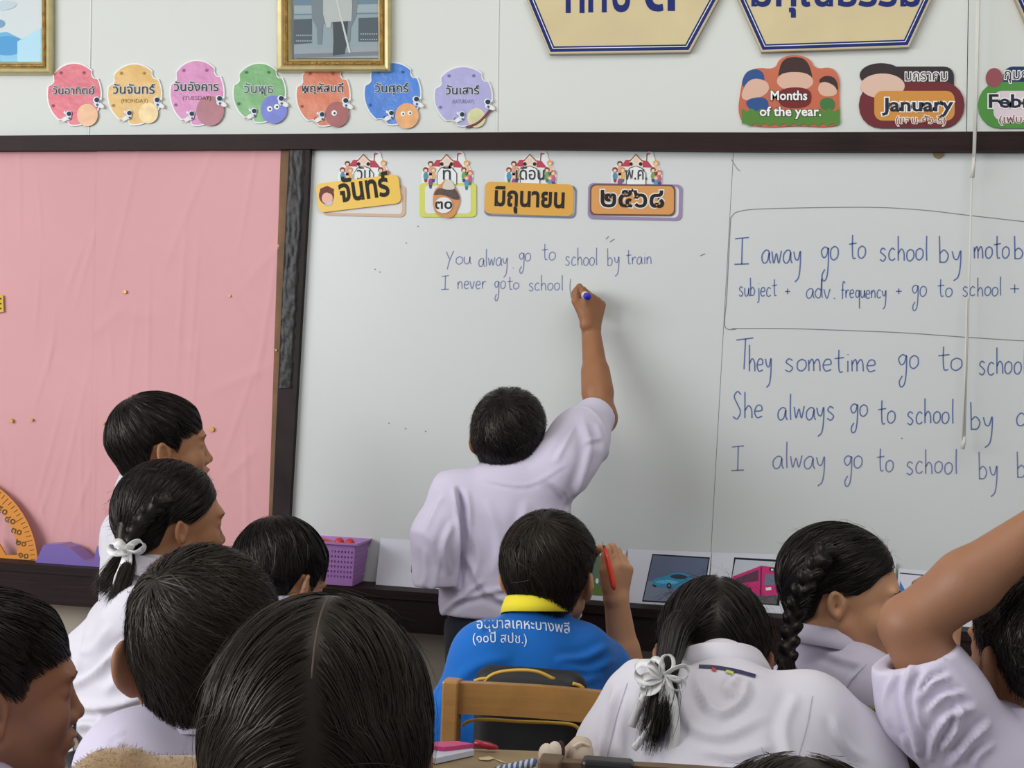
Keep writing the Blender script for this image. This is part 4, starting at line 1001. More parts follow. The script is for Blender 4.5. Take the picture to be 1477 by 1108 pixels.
BOY_LINE = zl([(-.13, -.045), (-.07, -.048), (-.042, -.036), (-.032, .012), (-.008, .020), (.006, .006), (.018, .008), (.03, .02), (.05, .04), (.07, .052), (.1, .055)])
GIRL_LINE = zl([(-.13, -.05), (-.07, -.055), (-.042, -.032), (-.030, .018), (-.005, .024), (.012, .014), (.02, .014), (.04, .03), (.06, .055), (.08, .068), (.12, .072)])
BANG_LINE = zl([(-.13, -.05), (-.07, -.052), (-.042, -.04), (-.032, .015), (-.01, .022), (.004, .006), (.018, .006), (.026, .028), (.05, .038), (.07, .043), (.1, .044)])
def tvar(lo_, hi_, z0, z1):
    return lambda q: (lo_ + (hi_ - lo_) * np.clip((q[:, 2] - z0) / (z1 - z0), 0, 1)).astype(f32)
def braid(name, pts, r0_, r1_, n, material, parent, h=.0025, seed=0, flat_=(1.0, .8)):
    C_ = np.array(catmull(pts, 8)); s_ = np.concatenate([[0], np.cumsum(np.linalg.norm(np.diff(C_, axis=0), axis=1))]); L = s_[-1]
    at = lambda t: np.array([np.interp(t * L, s_, C_[:, i]) for i in range(3)])
    lobes = []
    for i in range(n):
        t = (i + .5) / n; c = at(t); T = nrm(at(min(t + .03, 1)) - at(max(t - .03, 0))); r = r0_ + (r1_ - r0_) * t
        tocam = nrm(EYE - c); S = nrm(np.cross(T, tocam)); N_ = np.cross(S, T); sg = 1 if i % 2 else -1
        ax = nrm(T * .80 - S * sg * .6); bx = nrm(np.cross(N_, ax)); cc = c + S * sg * r * .45 + N_ * r * (.12)
        lobes.append((cc, (r * .98, r * .56, r * .72), np.stack([ax, bx, N_], 1), r, ax, bx, N_))
    def f(p):
        d = None
        for (cc, rr, R, *_r) in lobes:
            e = ell(p, cc, rr, R); d = e if d is None else smin(d, e, .0012)
        return smin(d, limb([at(t) for t in np.linspace(0, 1, 8)], [r0_ * .45 + (r1_ - r0_) * .45 * t for t in np.linspace(0, 1, 8)])(p), .002)
    lo, hi = bbox(C_, r0_ * 1.6)
    o = sdf_mesh(name, f, lo, hi, h, material, parent)
    rng = np.random.RandomState(seed + 2); P_ = []; Nn = []
    for (cc, rr, R, r, ax, bx, N_) in lobes:
        for _ in range(60):
            ph = rng.uniform(0, 2 * math.pi); q = []; nn_ = []
            for t in np.linspace(-1.2, 1.2, 7):
                v_ = np.array([math.sin(t) * rr[0], math.cos(t) * math.cos(ph) * rr[1], math.cos(t) * math.sin(ph) * rr[2]]) * 1.02
                q.append(cc + R @ v_); nn_.append(R @ (v_ / np.array(rr) ** 2))
            P_.append(q); Nn.append(nn_)
    Nn = np.array(Nn); Nn /= np.linalg.norm(Nn, axis=2)[..., None]
    s = ribbons('braid_strands', np.array(P_), Nn, .0011, material, o, .6, rng); s['kind'] = 'stuff'
    return o
def tail(name, pts, rad, n, material, parent, seed=0, width=.0011, spread=1.0, frizz=.002):
    """a loose bunch of long hair following a centre line"""
    rng = np.random.RandomState(seed); C_ = np.array(catmull(pts, 5)); k = len(C_); R_ = np.interp(np.linspace(0, 1, k), np.linspace(0, 1, len(rad)), rad)
    T = nrm(C_[-1] - C_[0]); A_ = nrm(np.cross(T, (.3, .9, .1))); B_ = np.cross(T, A_); P_ = []; Nn = []
    for i in range(n):
        ph = rng.uniform(0, 6.28); rr = math.sqrt(rng.rand()) ** .5; dr = rng.randn(2) * .25; L = rng.uniform(.82, 1.0)
        ks = np.linspace(0, (k - 1) * L, 12); c = np.stack([np.interp(ks, np.arange(k), C_[:, j]) for j in range(3)], 1); rad_ = np.interp(ks, np.arange(k), R_)
        u_ = (ks / (k - 1))[:, None]; dirv = math.cos(ph) * A_ + math.sin(ph) * B_
        q = c + dirv * (rad_ * rr * spread)[:, None] + (A_ * dr[0] + B_ * dr[1]) * u_ * rad_[:, None] + rng.randn(1, 3) * frizz * u_ ** 2
        P_.append(q); Nn.append(np.repeat(dirv[None], 12, 0))
    o = ribbons(name, np.array(P_), np.array(Nn), width, material, parent, .7, rng); return o
SATIN = mat('white_satin_ribbon', srgb(232, 232, 230), .32, sheen=.3, bump=(300, .15, .001)); ELAST = mat('hair_elastic', (0.01, .01, .012), .6)
def strip(name, path, wd, wdir, material, parent):
    P_ = np.array(catmull(path, 7)); vs = []
    for i, p in enumerate(P_):
        T = nrm(P_[min(i + 1, len(P_) - 1)] - P_[max(i - 1, 0)]); w_ = np.asarray(wdir(i / (len(P_) - 1)) if callable(wdir) else wdir, float); w_ = nrm(w_ - T * (w_ @ T)); ww = wd(i / (len(P_) - 1)) if callable(wd) else wd
        vs += [p - w_ * ww / 2, p + w_ * ww / 2]
    o = link_mesh(name, vs, [(2 * i, 2 * i + 1, 2 * i + 3, 2 * i + 2) for i in range(len(P_) - 1)], material, parent, smooth=True)
    so = o.modifiers.new('solid', 'SOLIDIFY'); so.thickness = .0008; return o
def bow(c, s, parent, loops, tails, wd=.012, nm='hair_bow'):
    """loops/tails given as offsets (right, towards camera, up) in metres"""
    F_ = lambda q: c + (r0 * q[0] - CD * q[1] + u0 * q[2]) * s
    k = MB().sphere(c, (.007 * s, .006 * s, .007 * s), 12, 8).build(nm, SATIN, parent, smooth=True)
    for a_, l, wdd in loops:      # a_ direction angle in the picture plane, l length
        dx, dz = math.cos(a_), math.sin(a_); px_, pz = -dz, dx
        path = [F_((0, .002, 0))] + [F_((dx * l * t + px_ * b_ * l, .010 * (1 - abs(t - .5)) + .004 * b_, dz * l * t + pz * b_ * l)) for t, b_ in ((.5, .30), (.9, .26), (1.05, 0), (.9, -.26), (.5, -.30))] + [F_((0, .003, 0))]
        # a loop: the strip stands on its edge, broad side seen obliquely
        strip('bow_loop', path, wdd * s, nrm(-CD * .8 + (r0 * px_ + u0 * pz) * .5), SATIN, k)
    for pts, wdd in tails: strip('bow_tail', [F_(q) for q in pts], wdd * s, nrm(r0 * .95 + u0 * .1), SATIN, k)
    return k

def boy_hair(pe, crown, n, length, width, mt=HAIR, seed=1, lift=.003, tip=.0, swirl=.25, jit=.22, cap_h=.003, fly=0, steps=8, droop=0.0):
    c = hair_cap(pe, cap_h, mt)
    s = strands(pe.H, 'hair_strands', n, radial(crown, swirl), length, width, mt, c, seed, steps=steps, lift=lift, jit=jit, tip_lift=tip, droop=droop); s['kind'] = 'stuff'
    if fly:
        s = strands(pe.H, 'stray_hairs', fly, radial(crown, swirl * 2), .05, width * .5, mt, c, seed + 9, lift=.006, jit=.8, tip_lift=.008); s['kind'] = 'stuff'

# ---- boy writing at the board
H = Head(P(736, 638, 2.84), cdir(.20, 1, .30), sc=.99, zfn=BOY_LINE, thick=tvar(.003, .009, -.03, .04))
NB = P(742, 684, 2.83); Ls = P(658, 716, 2.80); Rs = P(806, 672, 2.80); Lh = P(686, 905, 2.83); Rh = P(786, 900, 2.83)
El = P(866, 603, 2.97); Wr = P(852, 474, 3.085)
hand7, _ = hand_prims(P(852, 470, 3.075), cdir(.12, .10, 1), cdir(.62, -.75, .1), cdir(-1, -.4, 0), 1.04, curls=((.75, 1.5, .9), (1.05, 1.5, .9), (1.25, 1.5, .9), (1.4, 1.5, .9)), thumb_dir=[cdir(-.55, .0, .85), cdir(.02, .3, 1)], palm_len=.062)
p7 = make('boy in lilac shirt standing and writing on the whiteboard, seen from behind', H, NB, Ls, Rs, Lh, Rh,
    [([Rs, El, Wr], [.04, .036, .022]), ([El * .72 + Wr * .28, El * .5 + Wr * .5], [.037, .033]), ([Ls, P(634, 795, 2.80), P(640, 830, 3.02)], [.034, .028, .020])],
    [([Rs, Rs * .5 + P(862, 600, 2.955) * .5, P(862, 597, 2.958)], [.070, .062, .043]), ([Ls, P(634, 775, 2.77), P(631, 842, 2.775)], [.056, .052, .050])],
    [hand7, hand_prims(P(640, 830, 3.02), cdir(.9, .1, .2), cdir(-.1, -.3, .9), cdir(0, 0, 1), .9)[0]],
    rs=.050, rh=.082, skin=SKIN_B, h=.0030, hb=.0045, neck_r=.043, noise=(3, 16, .003), hem=(P(730, 889, 2.8), cdir(0, 0, -1)), legs=False,
    fl=[([(660, 700), (666, 740), (666, 790), (664, 858)], 3.5, -.016), ([(672, 705), (678, 740), (676, 800)], 4, .004), ([(690, 690), (760, 700), (820, 668)], 2.5, .0016), ([(838, 598), (850, 650), (836, 700), (820, 740)], 6, .005), ([(860, 610), (868, 650), (850, 700)], 5, .004),
        ([(830, 610), (815, 640), (800, 668)], 4, .004), ([(790, 690), (820, 720), (812, 760)], 5, .003), ([(672, 800), (700, 850), (740, 872)], 5, .005), ([(680, 760), (690, 800), (684, 840)], 5, .003), ([(650, 870), (690, 858), (740, 850), (790, 872)], 4, .004), ([(636, 886), (660, 866), (700, 836)], 4, .004),
        ([(640, 712), (625, 740), (612, 770)], 4, .003), ([(655, 750), (640, 790), (648, 830)], 5, .0045), ([(612, 790), (615, 825), (608, 850)], 4, .003), ([(700, 720), (720, 780), (712, 830)], 7, .003), ([(760, 720), (752, 790), (770, 840)], 7, .003), ([(840, 640), (866, 632)], 3, .003)])
boy_hair(p7, (0, -.05, .11), 5200, .022, .0012, HAIR, 7, lift=.003, tip=.006, jit=.5, fly=200, steps=4)
c7 = collar('shirt_collar', P(752, 670, 2.825), nrm(cdir(.16, .02, 1)), cdir(.15, 1, .1), .060, .056, .030, .026, .013, SHIRT_L, p7.root, open_=.35)
# trousers, belt, shoes standing on the floor
legs7 = []
for (hx, kx, fx) in ((698, 678, 662), (768, 790, 800)):
    hp = P(hx, 915, 2.83); kn = P(kx, 1130, 2.81); ft = P(fx, 1370, 2.80); ft[2] = .06; legs7 += [(hp, kn, .082, .062, .03), (kn, ft, .060, .050, .02)]
Bc = P(734, 900, 2.83); legs7.append((P(700, 902, 2.83), P(776, 901, 2.83), .078, .078, .03))
lo, hi = bbox([q[0] for q in legs7] + [q[1] for q in legs7], .1); lo[2] = .012; hi[2] = Bc[2] + .022
tr7 = sdf_mesh('trousers', lambda p: eval_prims(p, legs7) + wob(p, 5, 18) * .002, lo, hi, .008, PANTS, p7.root)
bp = []
for t in np.linspace(0, 2 * math.pi, 33): bp.append(Bc + r0 * math.cos(t) * .132 + CD * math.sin(t) * .083)
mbb = MB(); vs = [q + u0 * z for q in bp for z in (-.0, .022)]
bo = link_mesh('belt', vs, [(2 * i, 2 * i + 2, 2 * i + 3, 2 * i + 1) for i in range(32)], mat('black_belt_leather', (0.01, .01, .011), .25), p7.root, smooth=True); so = bo.modifiers.new('s', 'SOLIDIFY'); so.thickness = .004; so.offset = 1
for q in (legs7[1][1], legs7[3][1]):
    b_ = np.array([q[0], q[1], .035]); MB().tube([b_ - CD * .06, b_ - CD * .02, b_ + CD * .06, b_ + CD * .13, b_ + CD * .16], [.02, .035, .034, .03, .016], 12).build('shoe', mat('black_leather_shoe', (0.012, .012, .013), .35), p7.root, smooth=True)
# marker in his hand
mk = empty('marker', P(846, 427, 3.07)); tag(mk, 'blue ended whiteboard marker held in the writing boy\'s raised hand', 'marker')
m0 = P(848, 428, 3.030); m1 = P(834, 421, ZW(834) - .013)
md = nrm(m1 - m0); MB().tube([m0 + md * .012, m0 + md * .018, m1 - md * .02, m1 - md * .012, m1], [.0085, .009, .009, .006, .002], 16).build('barrel', mat('marker_white_plastic', srgb(224, 222, 226), .3), mk, smooth=True)
MB().tube([m0, m0 + md * .002, m0 + md * .014], [.0070, .0084, .0088], 16).build('cap', mat('marker_blue_plastic', srgb(30, 28, 176), .35), mk, smooth=True)

# ---- boy in the blue polo
H = Head(P(792, 838, 2.20), cdir(.30, 1, -.02), sc=.93, zfn=BOY_LINE, thick=tvar(.002, .013, -.02, .06))
NB = P(775, 888, 2.17); Ls = P(702, 950, 2.13); Rs = P(836, 946, 2.18); Lh = P(700, 1180, 2.12); Rh = P(830, 1180, 2.12)
Lh[2] = Rh[2] = .5
El = P(908, 1012, 2.30); Wr = P(889, 866, 2.29)
hand8, _ = hand_prims(P(889, 862, 2.29), cdir(.10, -.05, 1), cdir(.65, -.75, .1), cdir(-1, -.3, .1), .90, curls=((.35, 1.3, 1.0), (.55, 1.6, 1.1), (.7, 1.6, 1.1), (.85, 1.6, 1.1)), thumb_dir=[cdir(-.30, -.2, 1), cdir(.0, .1, 1)], palm_len=.062)
p8 = make('boy in blue polo with yellow collar holding a red pen to his temple', H, NB, Ls, Rs, Lh, Rh,
    [([Rs, El, Wr], [.038, .034, .021]), ([El * .7 + Wr * .3, El * .5 + Wr * .5], [.034, .030]), ([Ls, P(650, 1100, 2.15), P(700, 1150, 2.35)], [.038, .033, .022])],
    [([Rs, P(862, 968, 2.22), P(884, 988, 2.26)], [.052, .052, .046]), ([Ls, P(668, 1040, 2.12), P(655, 1110, 2.13)], [.058, .056, .05])],
    [hand8], rs=.053, rh=.085, skin=SKIN_C, shirt_m=SHIRT_B, h=.0030, hb=.0045, neck_r=.042, noise=(6, 12, .003),
    fl=[([(880, 930), (840, 950), (800, 952)], 6, .004), ([(888, 950), (850, 968), (810, 962)], 5, .003), ([(700, 905), (716, 895), (730, 886)], 4, .003), ([(722, 884), (708, 900), (698, 915)], 4, -.003), ([(640, 1000), (690, 960), (740, 950)], 9, .003), ([(870, 975), (830, 985), (790, 975)], 6, .003), ([(655, 1040), (690, 1000), (740, 985)], 8, .002)])
boy_hair(p8, (0, -.055, .105), 6000, .06, .0013, HAIRB, 8, lift=.004, tip=.004, jit=.25, fly=150)
collar('polo_collar', P(772, 878, 2.160), nrm(cdir(-.03, .14, 1)), cdir(-.1, 1, 0), .043, .046, .022, .024, .012, YEL, p8.root, open_=.4)
WHT = mat('white_screen_print', srgb(214, 222, 232), .6); cst = caster(p8.shirt)
text('back_lettering', 'อนุบาลเคหะบางพลี', 688, 822, 907, .0012, WHT, p8.root, slope=-.05, ys=21, mp=cst, bend=14, bold=.004)
text('back_lettering', '(๑๐ปี สปช.)', 682, 760, 927, .0012, WHT, p8.root, slope=-.03, ys=20, mp=cst, bend=4, bold=.0)
rp = empty('red_pen', P(880, 830, 2.24)); tag(rp, 'red pen held in the hand of the boy in the blue polo', 'pen')
MB().tube([P(872, 790, 2.262), P(876, 806, 2.255), P(881, 826, 2.247), P(885, 846, 2.24), P(886, 851, 2.238)], [.0028, .0045, .0052, .0050, .0020], 12).build('barrel', mat('red_pen_plastic', srgb(222, 62, 40), .3), rp, smooth=True)
MB().tube([P(869, 782, 2.265), P(872, 790, 2.262)], [.0008, .0024], 8).build('tip', mat('pen_metal', (.4, .4, .4), .3, metal=1), rp, smooth=True)

# ---- girl bending over her desk
H = Head(P(1028, 962, 1.92), cdir(.12, .78, -.70), sc=1.0, girl=True, zfn=GIRL_LINE, thick=.012)
NB = P(1040, 975, 1.80); Ls = P(938, 1028, 1.70); Rs = P(1165, 1042, 1.72); Lh = P(975, 1230, 1.50); Rh = P(1115, 1230, 1.50); Lh[2] = Rh[2] = .50
p9 = make('girl bending over her desk with a low ponytail and white bow on her back', H, NB, Ls, Rs, Lh, Rh,
    [([Ls, P(880, 1150, 1.75), P(930, 1160, 1.95)], [.038, .033, .022]), ([Rs, P(1250, 1150, 1.78), P(1200, 1150, 2.0)], [.038, .033, .022])],
    [([Ls, P(902, 1090, 1.71), P(885, 1130, 1.72)], [.064, .062, .056]), ([Rs, P(1225, 1100, 1.73), P(1262, 1160, 1.75)], [.064, .064, .058])],
    rs=.056, rh=.095, skin=SKIN_D, shirt_m=SHIRT_W, h=.0040, hb=.0045, neck_r=.043, noise=(9, 11, .004), skirt=True,
    fl=[([(1000, 970), (1015, 1010), (1040, 1030), (1070, 1010), (1078, 980)], 6, .006), ([(1064, 975), (1052, 995), (1058, 1010)], 4, .006), ([(975, 985), (990, 1040), (1040, 1062), (1110, 1030)], 8, .0035), ([(890, 990), (876, 1050), (866, 1108)], 6, .005), ([(905, 1000), (896, 1060), (900, 1108)], 5, .004),
        ([(1150, 1000), (1130, 1050), (1140, 1108)], 8, .0035), ([(1200, 1030), (1215, 1070), (1250, 1100)], 6, .003), ([(940, 1050), (950, 1090), (945, 1110)], 6, .003), ([(1010, 1080), (1060, 1090), (1120, 1075)], 7, .003)])
cap = hair_cap(p9, .003)
fl9 = totie(.055, -.075, -.06, lateral=.25)
def tie9(q):
    T = v3(-.062, -.080, -.030); T2 = v3(.075, -.02, -.055); sg = (q[:, 0] > .005)[:, None]; d = np.where(sg, T2, T) - q; d /= np.linalg.norm(d, axis=1)[:, None] + 1e-6; return d
strands(p9.H, 'hair_strands', 6000, tie9, lambda q: np.full(len(q), .085), .0012, HAIR, cap, 9, lift=.003, jit=.10, steps=9)['kind'] = 'stuff'
strands(p9.H, 'stray_hairs', 260, tie9, .08, .0006, HAIR, cap, 19, lift=.012, jit=.9, tip_lift=.02)['kind'] = 'stuff'
cs9 = caster(p9.shirt); S9 = lambda x, y, h: cs9(x, y, h)
g_ = tail('ponytail', [P(985, 900, 1.83), P(972, 920, 1.79), S9(962, 965, .022), S9(957, 985, .020), S9(950, 1025, .020), S9(938, 1078, .014)], [.024, .020, .014, .010, .016, .014, .007], 1500, HAIR, p9.root, 31, frizz=.006)
MB().tube([P(985, 900, 1.83), P(970, 922, 1.79), S9(962, 965, .020), S9(957, 985, .018), S9(950, 1025, .018), S9(941, 1060, .014)], [.022, .018, .011, .010, .014, .003], 14).build('ponytail_core', HAIR, g_, smooth=True)
collar('blouse_collar', P(1040, 974, 1.795), nrm(cdir(.0, .50, 1)), cdir(.05, 1, -.3), .050, .050, .030, .030, .020, SHIRT_W, p9.root, open_=.5)
bow(S9(956, 975, .048), 1.0, p9.root, [(2.9, .034, .013), (.25, .030, .013), (1.35, .026, .010), (-.5, .026, .012), (3.6, .030, .012), (2.2, .024, .012)],
    [([(0, .004, 0), (-.002, .012, -.030), (-.014, .014, -.060), (-.034, .012, -.088)], .009), ([(.002, .006, 0), (.012, .012, -.030), (.016, .014, -.065), (.012, .012, -.104)], .012), ([(-.004, .002, 0), (-.024, .004, -.03), (-.036, -.004, -.065)], .011)])
ln = MB(); cst = caster(p9.shirt)
lan = empty('lanyard', P(1055, 972, 1.73)); tag(lan, 'dark printed lanyard strap showing under the bending girl\'s collar', 'lanyard')
ribbon_px(ln, catmull([(1008, 961), (1030, 962), (1060, 967), (1090, 975)]), 5, .003, cst); ln.build('strap', mat('lanyard_navy', srgb(44, 44, 84), .5), lan)
ln = MB(); ribbon_px(ln, catmull([(1047, 968), (1052, 969), (1058, 971)]), 4, .0036, cst); ln.build('yellow_print', flat(196, 200, 90), lan)
ln = MB(); ribbon_px(ln, catmull([(1027, 964), (1030, 966), (1033, 966)]), 4, .0036, cst); ln.build('red_print', flat(196, 70, 70), lan)
for pl in ([(1172, 1004), (1164, 1050), (1152, 1092)], [(905, 985), (888, 1040), (872, 1108)]):
    mbs = MB(); ribbon_px(mbs, catmull(pl, 6), 1.3, .0008, cst); mbs.build('sleeve_seam', mat('seam_thread', srgb(176, 172, 190), .8), p9.root)

# ---- girl in profile with a long braid
H = Head(P(1212, 862, 2.12), cdir(.98, -.18, -.10), es=.80, sc=.96, girl=True, zfn=GIRL_LINE, thick=tvar(.003, .010, -.04, .05))
NB = P(1190, 935, 2.11); Ls = P(1150, 1000, 2.18); Rs = P(1238, 990, 2.06); Lh = P(1150, 1180, 2.12); Rh = P(1230, 1180, 2.05); Lh[2] = Rh[2] = .5
hand10, _ = hand_prims(P(1366, 905, 2.16), cdir(-.10, -.05, 1), cdir(.9, -.2, .1), cdir(-.3, -1, 0), .90, curls=((.4, 1.0, .6),) * 4, palm_len=.05)
p10 = make('girl with a long side braid looking right in profile', H, NB, Ls, Rs, Lh, Rh,
    [([Rs, P(1345, 1040, 2.12), P(1366, 905, 2.16)], [.038, .036, .022]), ([Ls, P(1180, 1100, 2.3)], [.038, .03])],
    [([Rs, P(1268, 1010, 2.07), P(1300, 1035, 2.09)], [.062, .060, .052]), ([Ls, P(1150, 1060, 2.22)], [.05, .05])],
    [hand10], rs=.050, rh=.085, skin=SKIN_C, shirt_m=SHIRT_L, h=.0027, hb=.0045, neck_r=.039, noise=(12, 12, .003), skirt=True, eyes_=True,
    fl=[([(1160, 960), (1190, 1000), (1230, 1015)], 6, .003), ([(1250, 960), (1222, 985), (1212, 1018)], 3, .003), ([(1170, 930), (1210, 950), (1250, 960)], 6, .003)])
cap = hair_cap(p10, .0027)
tie10 = lambda q: (lambda d: d / (np.linalg.norm(d, axis=1)[:, None] + 1e-6))(v3(.03, -.105, -.02) - q)
strands(p10.H, 'hair_strands', 6000, tie10, .07, .0012, HAIR, cap, 10, lift=.0025, jit=.10)['kind'] = 'stuff'
strands(p10.H, 'stray_hairs', 220, tie10, .05, .0006, HAIR, cap, 20, lift=.006, jit=1.2, tip_lift=.012)['kind'] = 'stuff'
braid('braid', [P(1196, 790, 2.045), P(1176, 815, 2.03), P(1160, 845, 2.03), P(1148, 880, 2.04), P(1139, 920, 2.03), P(1134, 965, 2.01)], .0165, .0135, 18, HAIR, p10.root, seed=3)
tail('braid_tip', [P(1136, 950, 2.02), P(1134, 970, 2.0), P(1140, 992, 1.99)], [.012, .014, .010], 350, HAIR, p10.root, 33, frizz=.008)
collar('shirt_collar', P(1188, 926, 2.11), nrm(cdir(.10, .12, 1)), cdir(.7, .7, 0), .046, .048, .024, .028, .018, SHIRT_L, p10.root, open_=.45)
sm_ = MB(); cst = caster(p10.shirt); ribbon_px(sm_, catmull([(1250, 958), (1226, 985), (1214, 1012)], 6), 1.2, .0008, cst); sm_.build('sleeve_seam', MATS['seam_thread'], p10.root)

# ---- boy with his arm over his head, right edge
H = Head(P(1499, 962, 1.74), cdir(-.24, 1, 0), es=1.08, et=56, sc=1.08, zfn=zl([(-.13, -.03), (-.07, -.035), (-.035, -.025), (-.022, .005), (.0, .004), (.03, .02), (.05, .04), (.07, .052), (.1, .055)]), thick=tvar(.001, .012, -.02, .05))
NB = P(1494, 1056, 1.72); Ls = P(1405, 1085, 1.70); Rs = P(1590, 1105, 1.74); Lh = P(1420, 1300, 1.70); Rh = P(1560, 1300, 1.70); Lh[2] = Rh[2] = .5
El = P(1312, 902, 1.70); Wr = P(1500, 762, 1.66)
p11 = make('boy at the right edge with his bent arm raised over his head', H, NB, Ls, Rs, Lh, Rh,
    [([Ls, El], [.046, .040]), ([El, El * .55 + Wr * .45, Wr], [.038, .040, .029]), ([Rs, P(1640, 1260, 1.75), P(1600, 1300, 1.9)], [.04, .035, .025])],
    [([Ls, P(1345, 1010, 1.695), P(1322, 948, 1.695)], [.064, .066, .053]), ([Rs, P(1630, 1200, 1.75)], [.062, .058])],
    [hand_prims(Wr, cdir(1, .3, .15), cdir(-.1, 0, 1), cdir(0, -1, 0), .95, curls=((.3, .4, .3),) * 4)[0]], rs=.056, rh=.09, skin=SKIN_D, shirt_m=SHIRT_L, h=.0030, hb=.0040, neck_r=.046, noise=(15, 13, .003),
    fl=[([(1318, 950), (1306, 1000), (1318, 1060), (1332, 1108)], 6, .007), ([(1340, 965), (1322, 1005), (1330, 1050)], 5, .006), ([(1372, 975), (1345, 985), (1326, 1010)], 4, .006), ([(1392, 1000), (1360, 1005), (1336, 1030)], 4, .006), ([(1410, 1020), (1372, 1030), (1348, 1060), (1340, 1100)], 5, .006), ([(1430, 1040), (1398, 1068), (1368, 1108)], 5, .006),
        ([(1384, 1012), (1378, 1050), (1356, 1085)], 4, .006), ([(1290, 970), (1276, 1010), (1284, 1050)], 5, .004), ([(1436, 1070), (1410, 1090), (1405, 1108)], 5, .004), ([(1300, 1060), (1310, 1085), (1320, 1108)], 5, .005)])
boy_hair(p11, (0, -.05, .11), 6000, .020, .0010, HAIR, 11, lift=.002, tip=.004, jit=.5, steps=4)
collar('shirt_collar', P(1495, 1055, 1.72), nrm(cdir(.0, .10, 1)), cdir(-.1, 1, 0), .058, .054, .034, .034, .016, SHIRT_L, p11.root, open_=.35)

# ---- boy standing by the pink board, profile
H = Head(P(232, 650, 2.70), cdir(.88, .47, .08), sc=.96, mouth=1.0, zfn=BANG_LINE, thick=tvar(.004, .013, -.03, .02))
NB = P(212, 712, 2.70); Ls = P(188, 770, 2.78); Rs = P(214, 772, 2.60); Lh = P(195, 1000, 2.76); Rh = P(220, 1000, 2.66); Lh[2] = Rh[2] = .52
p1 = make('boy in profile with mouth open in front of the pink board', H, NB, Ls, Rs, Lh, Rh,
    [([Rs, P(215, 880, 2.58), P(300, 900, 2.6)], [.038, .033, .022]), ([Ls, P(200, 880, 2.85), P(300, 900, 2.8)], [.038, .033, .022])],
    [([Rs, P(212, 850, 2.58)], [.056, .055]), ([Ls, P(190, 850, 2.84)], [.056, .055])], rs=.050, rh=.08, skin=SKIN_A, shirt_m=SHIRT_W, h=.0028, hb=.006, neck_r=.041, eyes_=True, legs=cdir(.6, .8, 0))
boy_hair(p1, (0, -.055, .105), 5000, .055, .0013, HAIR, 21, lift=.0025, jit=.14)
collar('shirt_collar', P(212, 705, 2.70), nrm(cdir(.12, .02, 1)), cdir(.95, .3, 0), .048, .050, .024, .026, .014, SHIRT_W, p1.root, open_=.4)

# ---- girl with braid and white bow, left
H = Head(P(246, 759, 2.42), cdir(.80, .60, -.04), es=.74, sc=.99, girl=True, zfn=GIRL_LINE, thick=.009)
NB = P(222, 826, 2.38); Ls = P(178, 905, 2.44); Rs = P(205, 900, 2.24); Lh = P(130, 1150, 2.36); Rh = P(180, 1160, 2.22); Lh[2] = Rh[2] = .5
p2 = make('girl in white blouse with braid and white bow below the standing boy', H, NB, Ls, Rs, Lh, Rh,
    [([Rs, P(220, 1080, 2.3), P(280, 1100, 2.5)], [.038, .033, .022]), ([Ls, P(200, 1080, 2.5)], [.038, .033])],
    [([Rs, P(205, 1000, 2.22), P(215, 1040, 2.24)], [.064, .062, .056]), ([Ls, P(170, 1040, 2.50)], [.058, .056])], rs=.058, rh=.098, skin=SKIN_A, shirt_m=SHIRT_W, h=.0030, hb=.0045, neck_r=.040, noise=(22, 11, .004), eyes_=True, skirt=True, back=[(P(150, 1000, 2.34), .105)],
    fl=[([(196, 920), (165, 945), (135, 975), (95, 995)], 6, .009), ([(160, 900), (140, 930), (120, 945)], 7, .004), ([(95, 1015), (130, 1022), (170, 1018), (212, 1005)], 7, .009), ([(100, 1055), (130, 1045), (150, 1060), (140, 1080)], 7, .008), ([(130, 880), (122, 930), (110, 970)], 5, .004), ([(210, 960), (180, 975), (150, 1000)], 8, .005), ([(205, 1035), (160, 1040), (140, 1030)], 8, .006)])
cap = hair_cap(p2, .003)
tie2 = lambda q: (lambda d: d / (np.linalg.norm(d, axis=1)[:, None] + 1e-6))(v3(.035, -.10, -.03) - q)
strands(p2.H, 'hair_strands', 5500, tie2, .075, .0013, HAIR, cap, 12, lift=.003, jit=.12)['kind'] = 'stuff'
strands(p2.H, 'stray_hairs', 200, tie2, .05, .0007, HAIR, cap, 25, lift=.006, jit=1.2, tip_lift=.012)['kind'] = 'stuff'
braid('braid', [P(240, 716, 2.312), P(222, 733, 2.308), P(205, 752, 2.312), P(192, 774, 2.32), P(184, 794, 2.315)], .016, .013, 10, HAIR, p2.root, seed=5)
braid('braid', [P(196, 728, 2.345), P(184, 750, 2.345), P(178, 773, 2.34), P(183, 794, 2.325)], .012, .012, 7, HAIR, p2.root, seed=8)
t2 = tail('ponytail', [P(183, 795, 2.33), P(172, 815, 2.31), P(158, 835, 2.30), P(142, 858, 2.30)], [.012, .018, .018, .010], 700, HAIRB, p2.root, 41, frizz=.006)
MB().tube([P(183, 795, 2.33), P(172, 815, 2.31), P(158, 835, 2.30), P(146, 852, 2.30)], [.011, .015, .013, .003], 12).build('ponytail_core', HAIR, t2, smooth=True)
t2 = tail('ponytail', [P(186, 795, 2.31), P(184, 820, 2.27), P(174, 850, 2.235), P(160, 880, 2.215)], [.010, .014, .013, .008], 600, HAIRB, p2.root, 42, frizz=.005)
MB().tube([P(186, 795, 2.31), P(184, 820, 2.27), P(174, 850, 2.235), P(164, 872, 2.22)], [.009, .012, .009, .003], 12).build('ponytail_core', HAIR, t2, smooth=True)
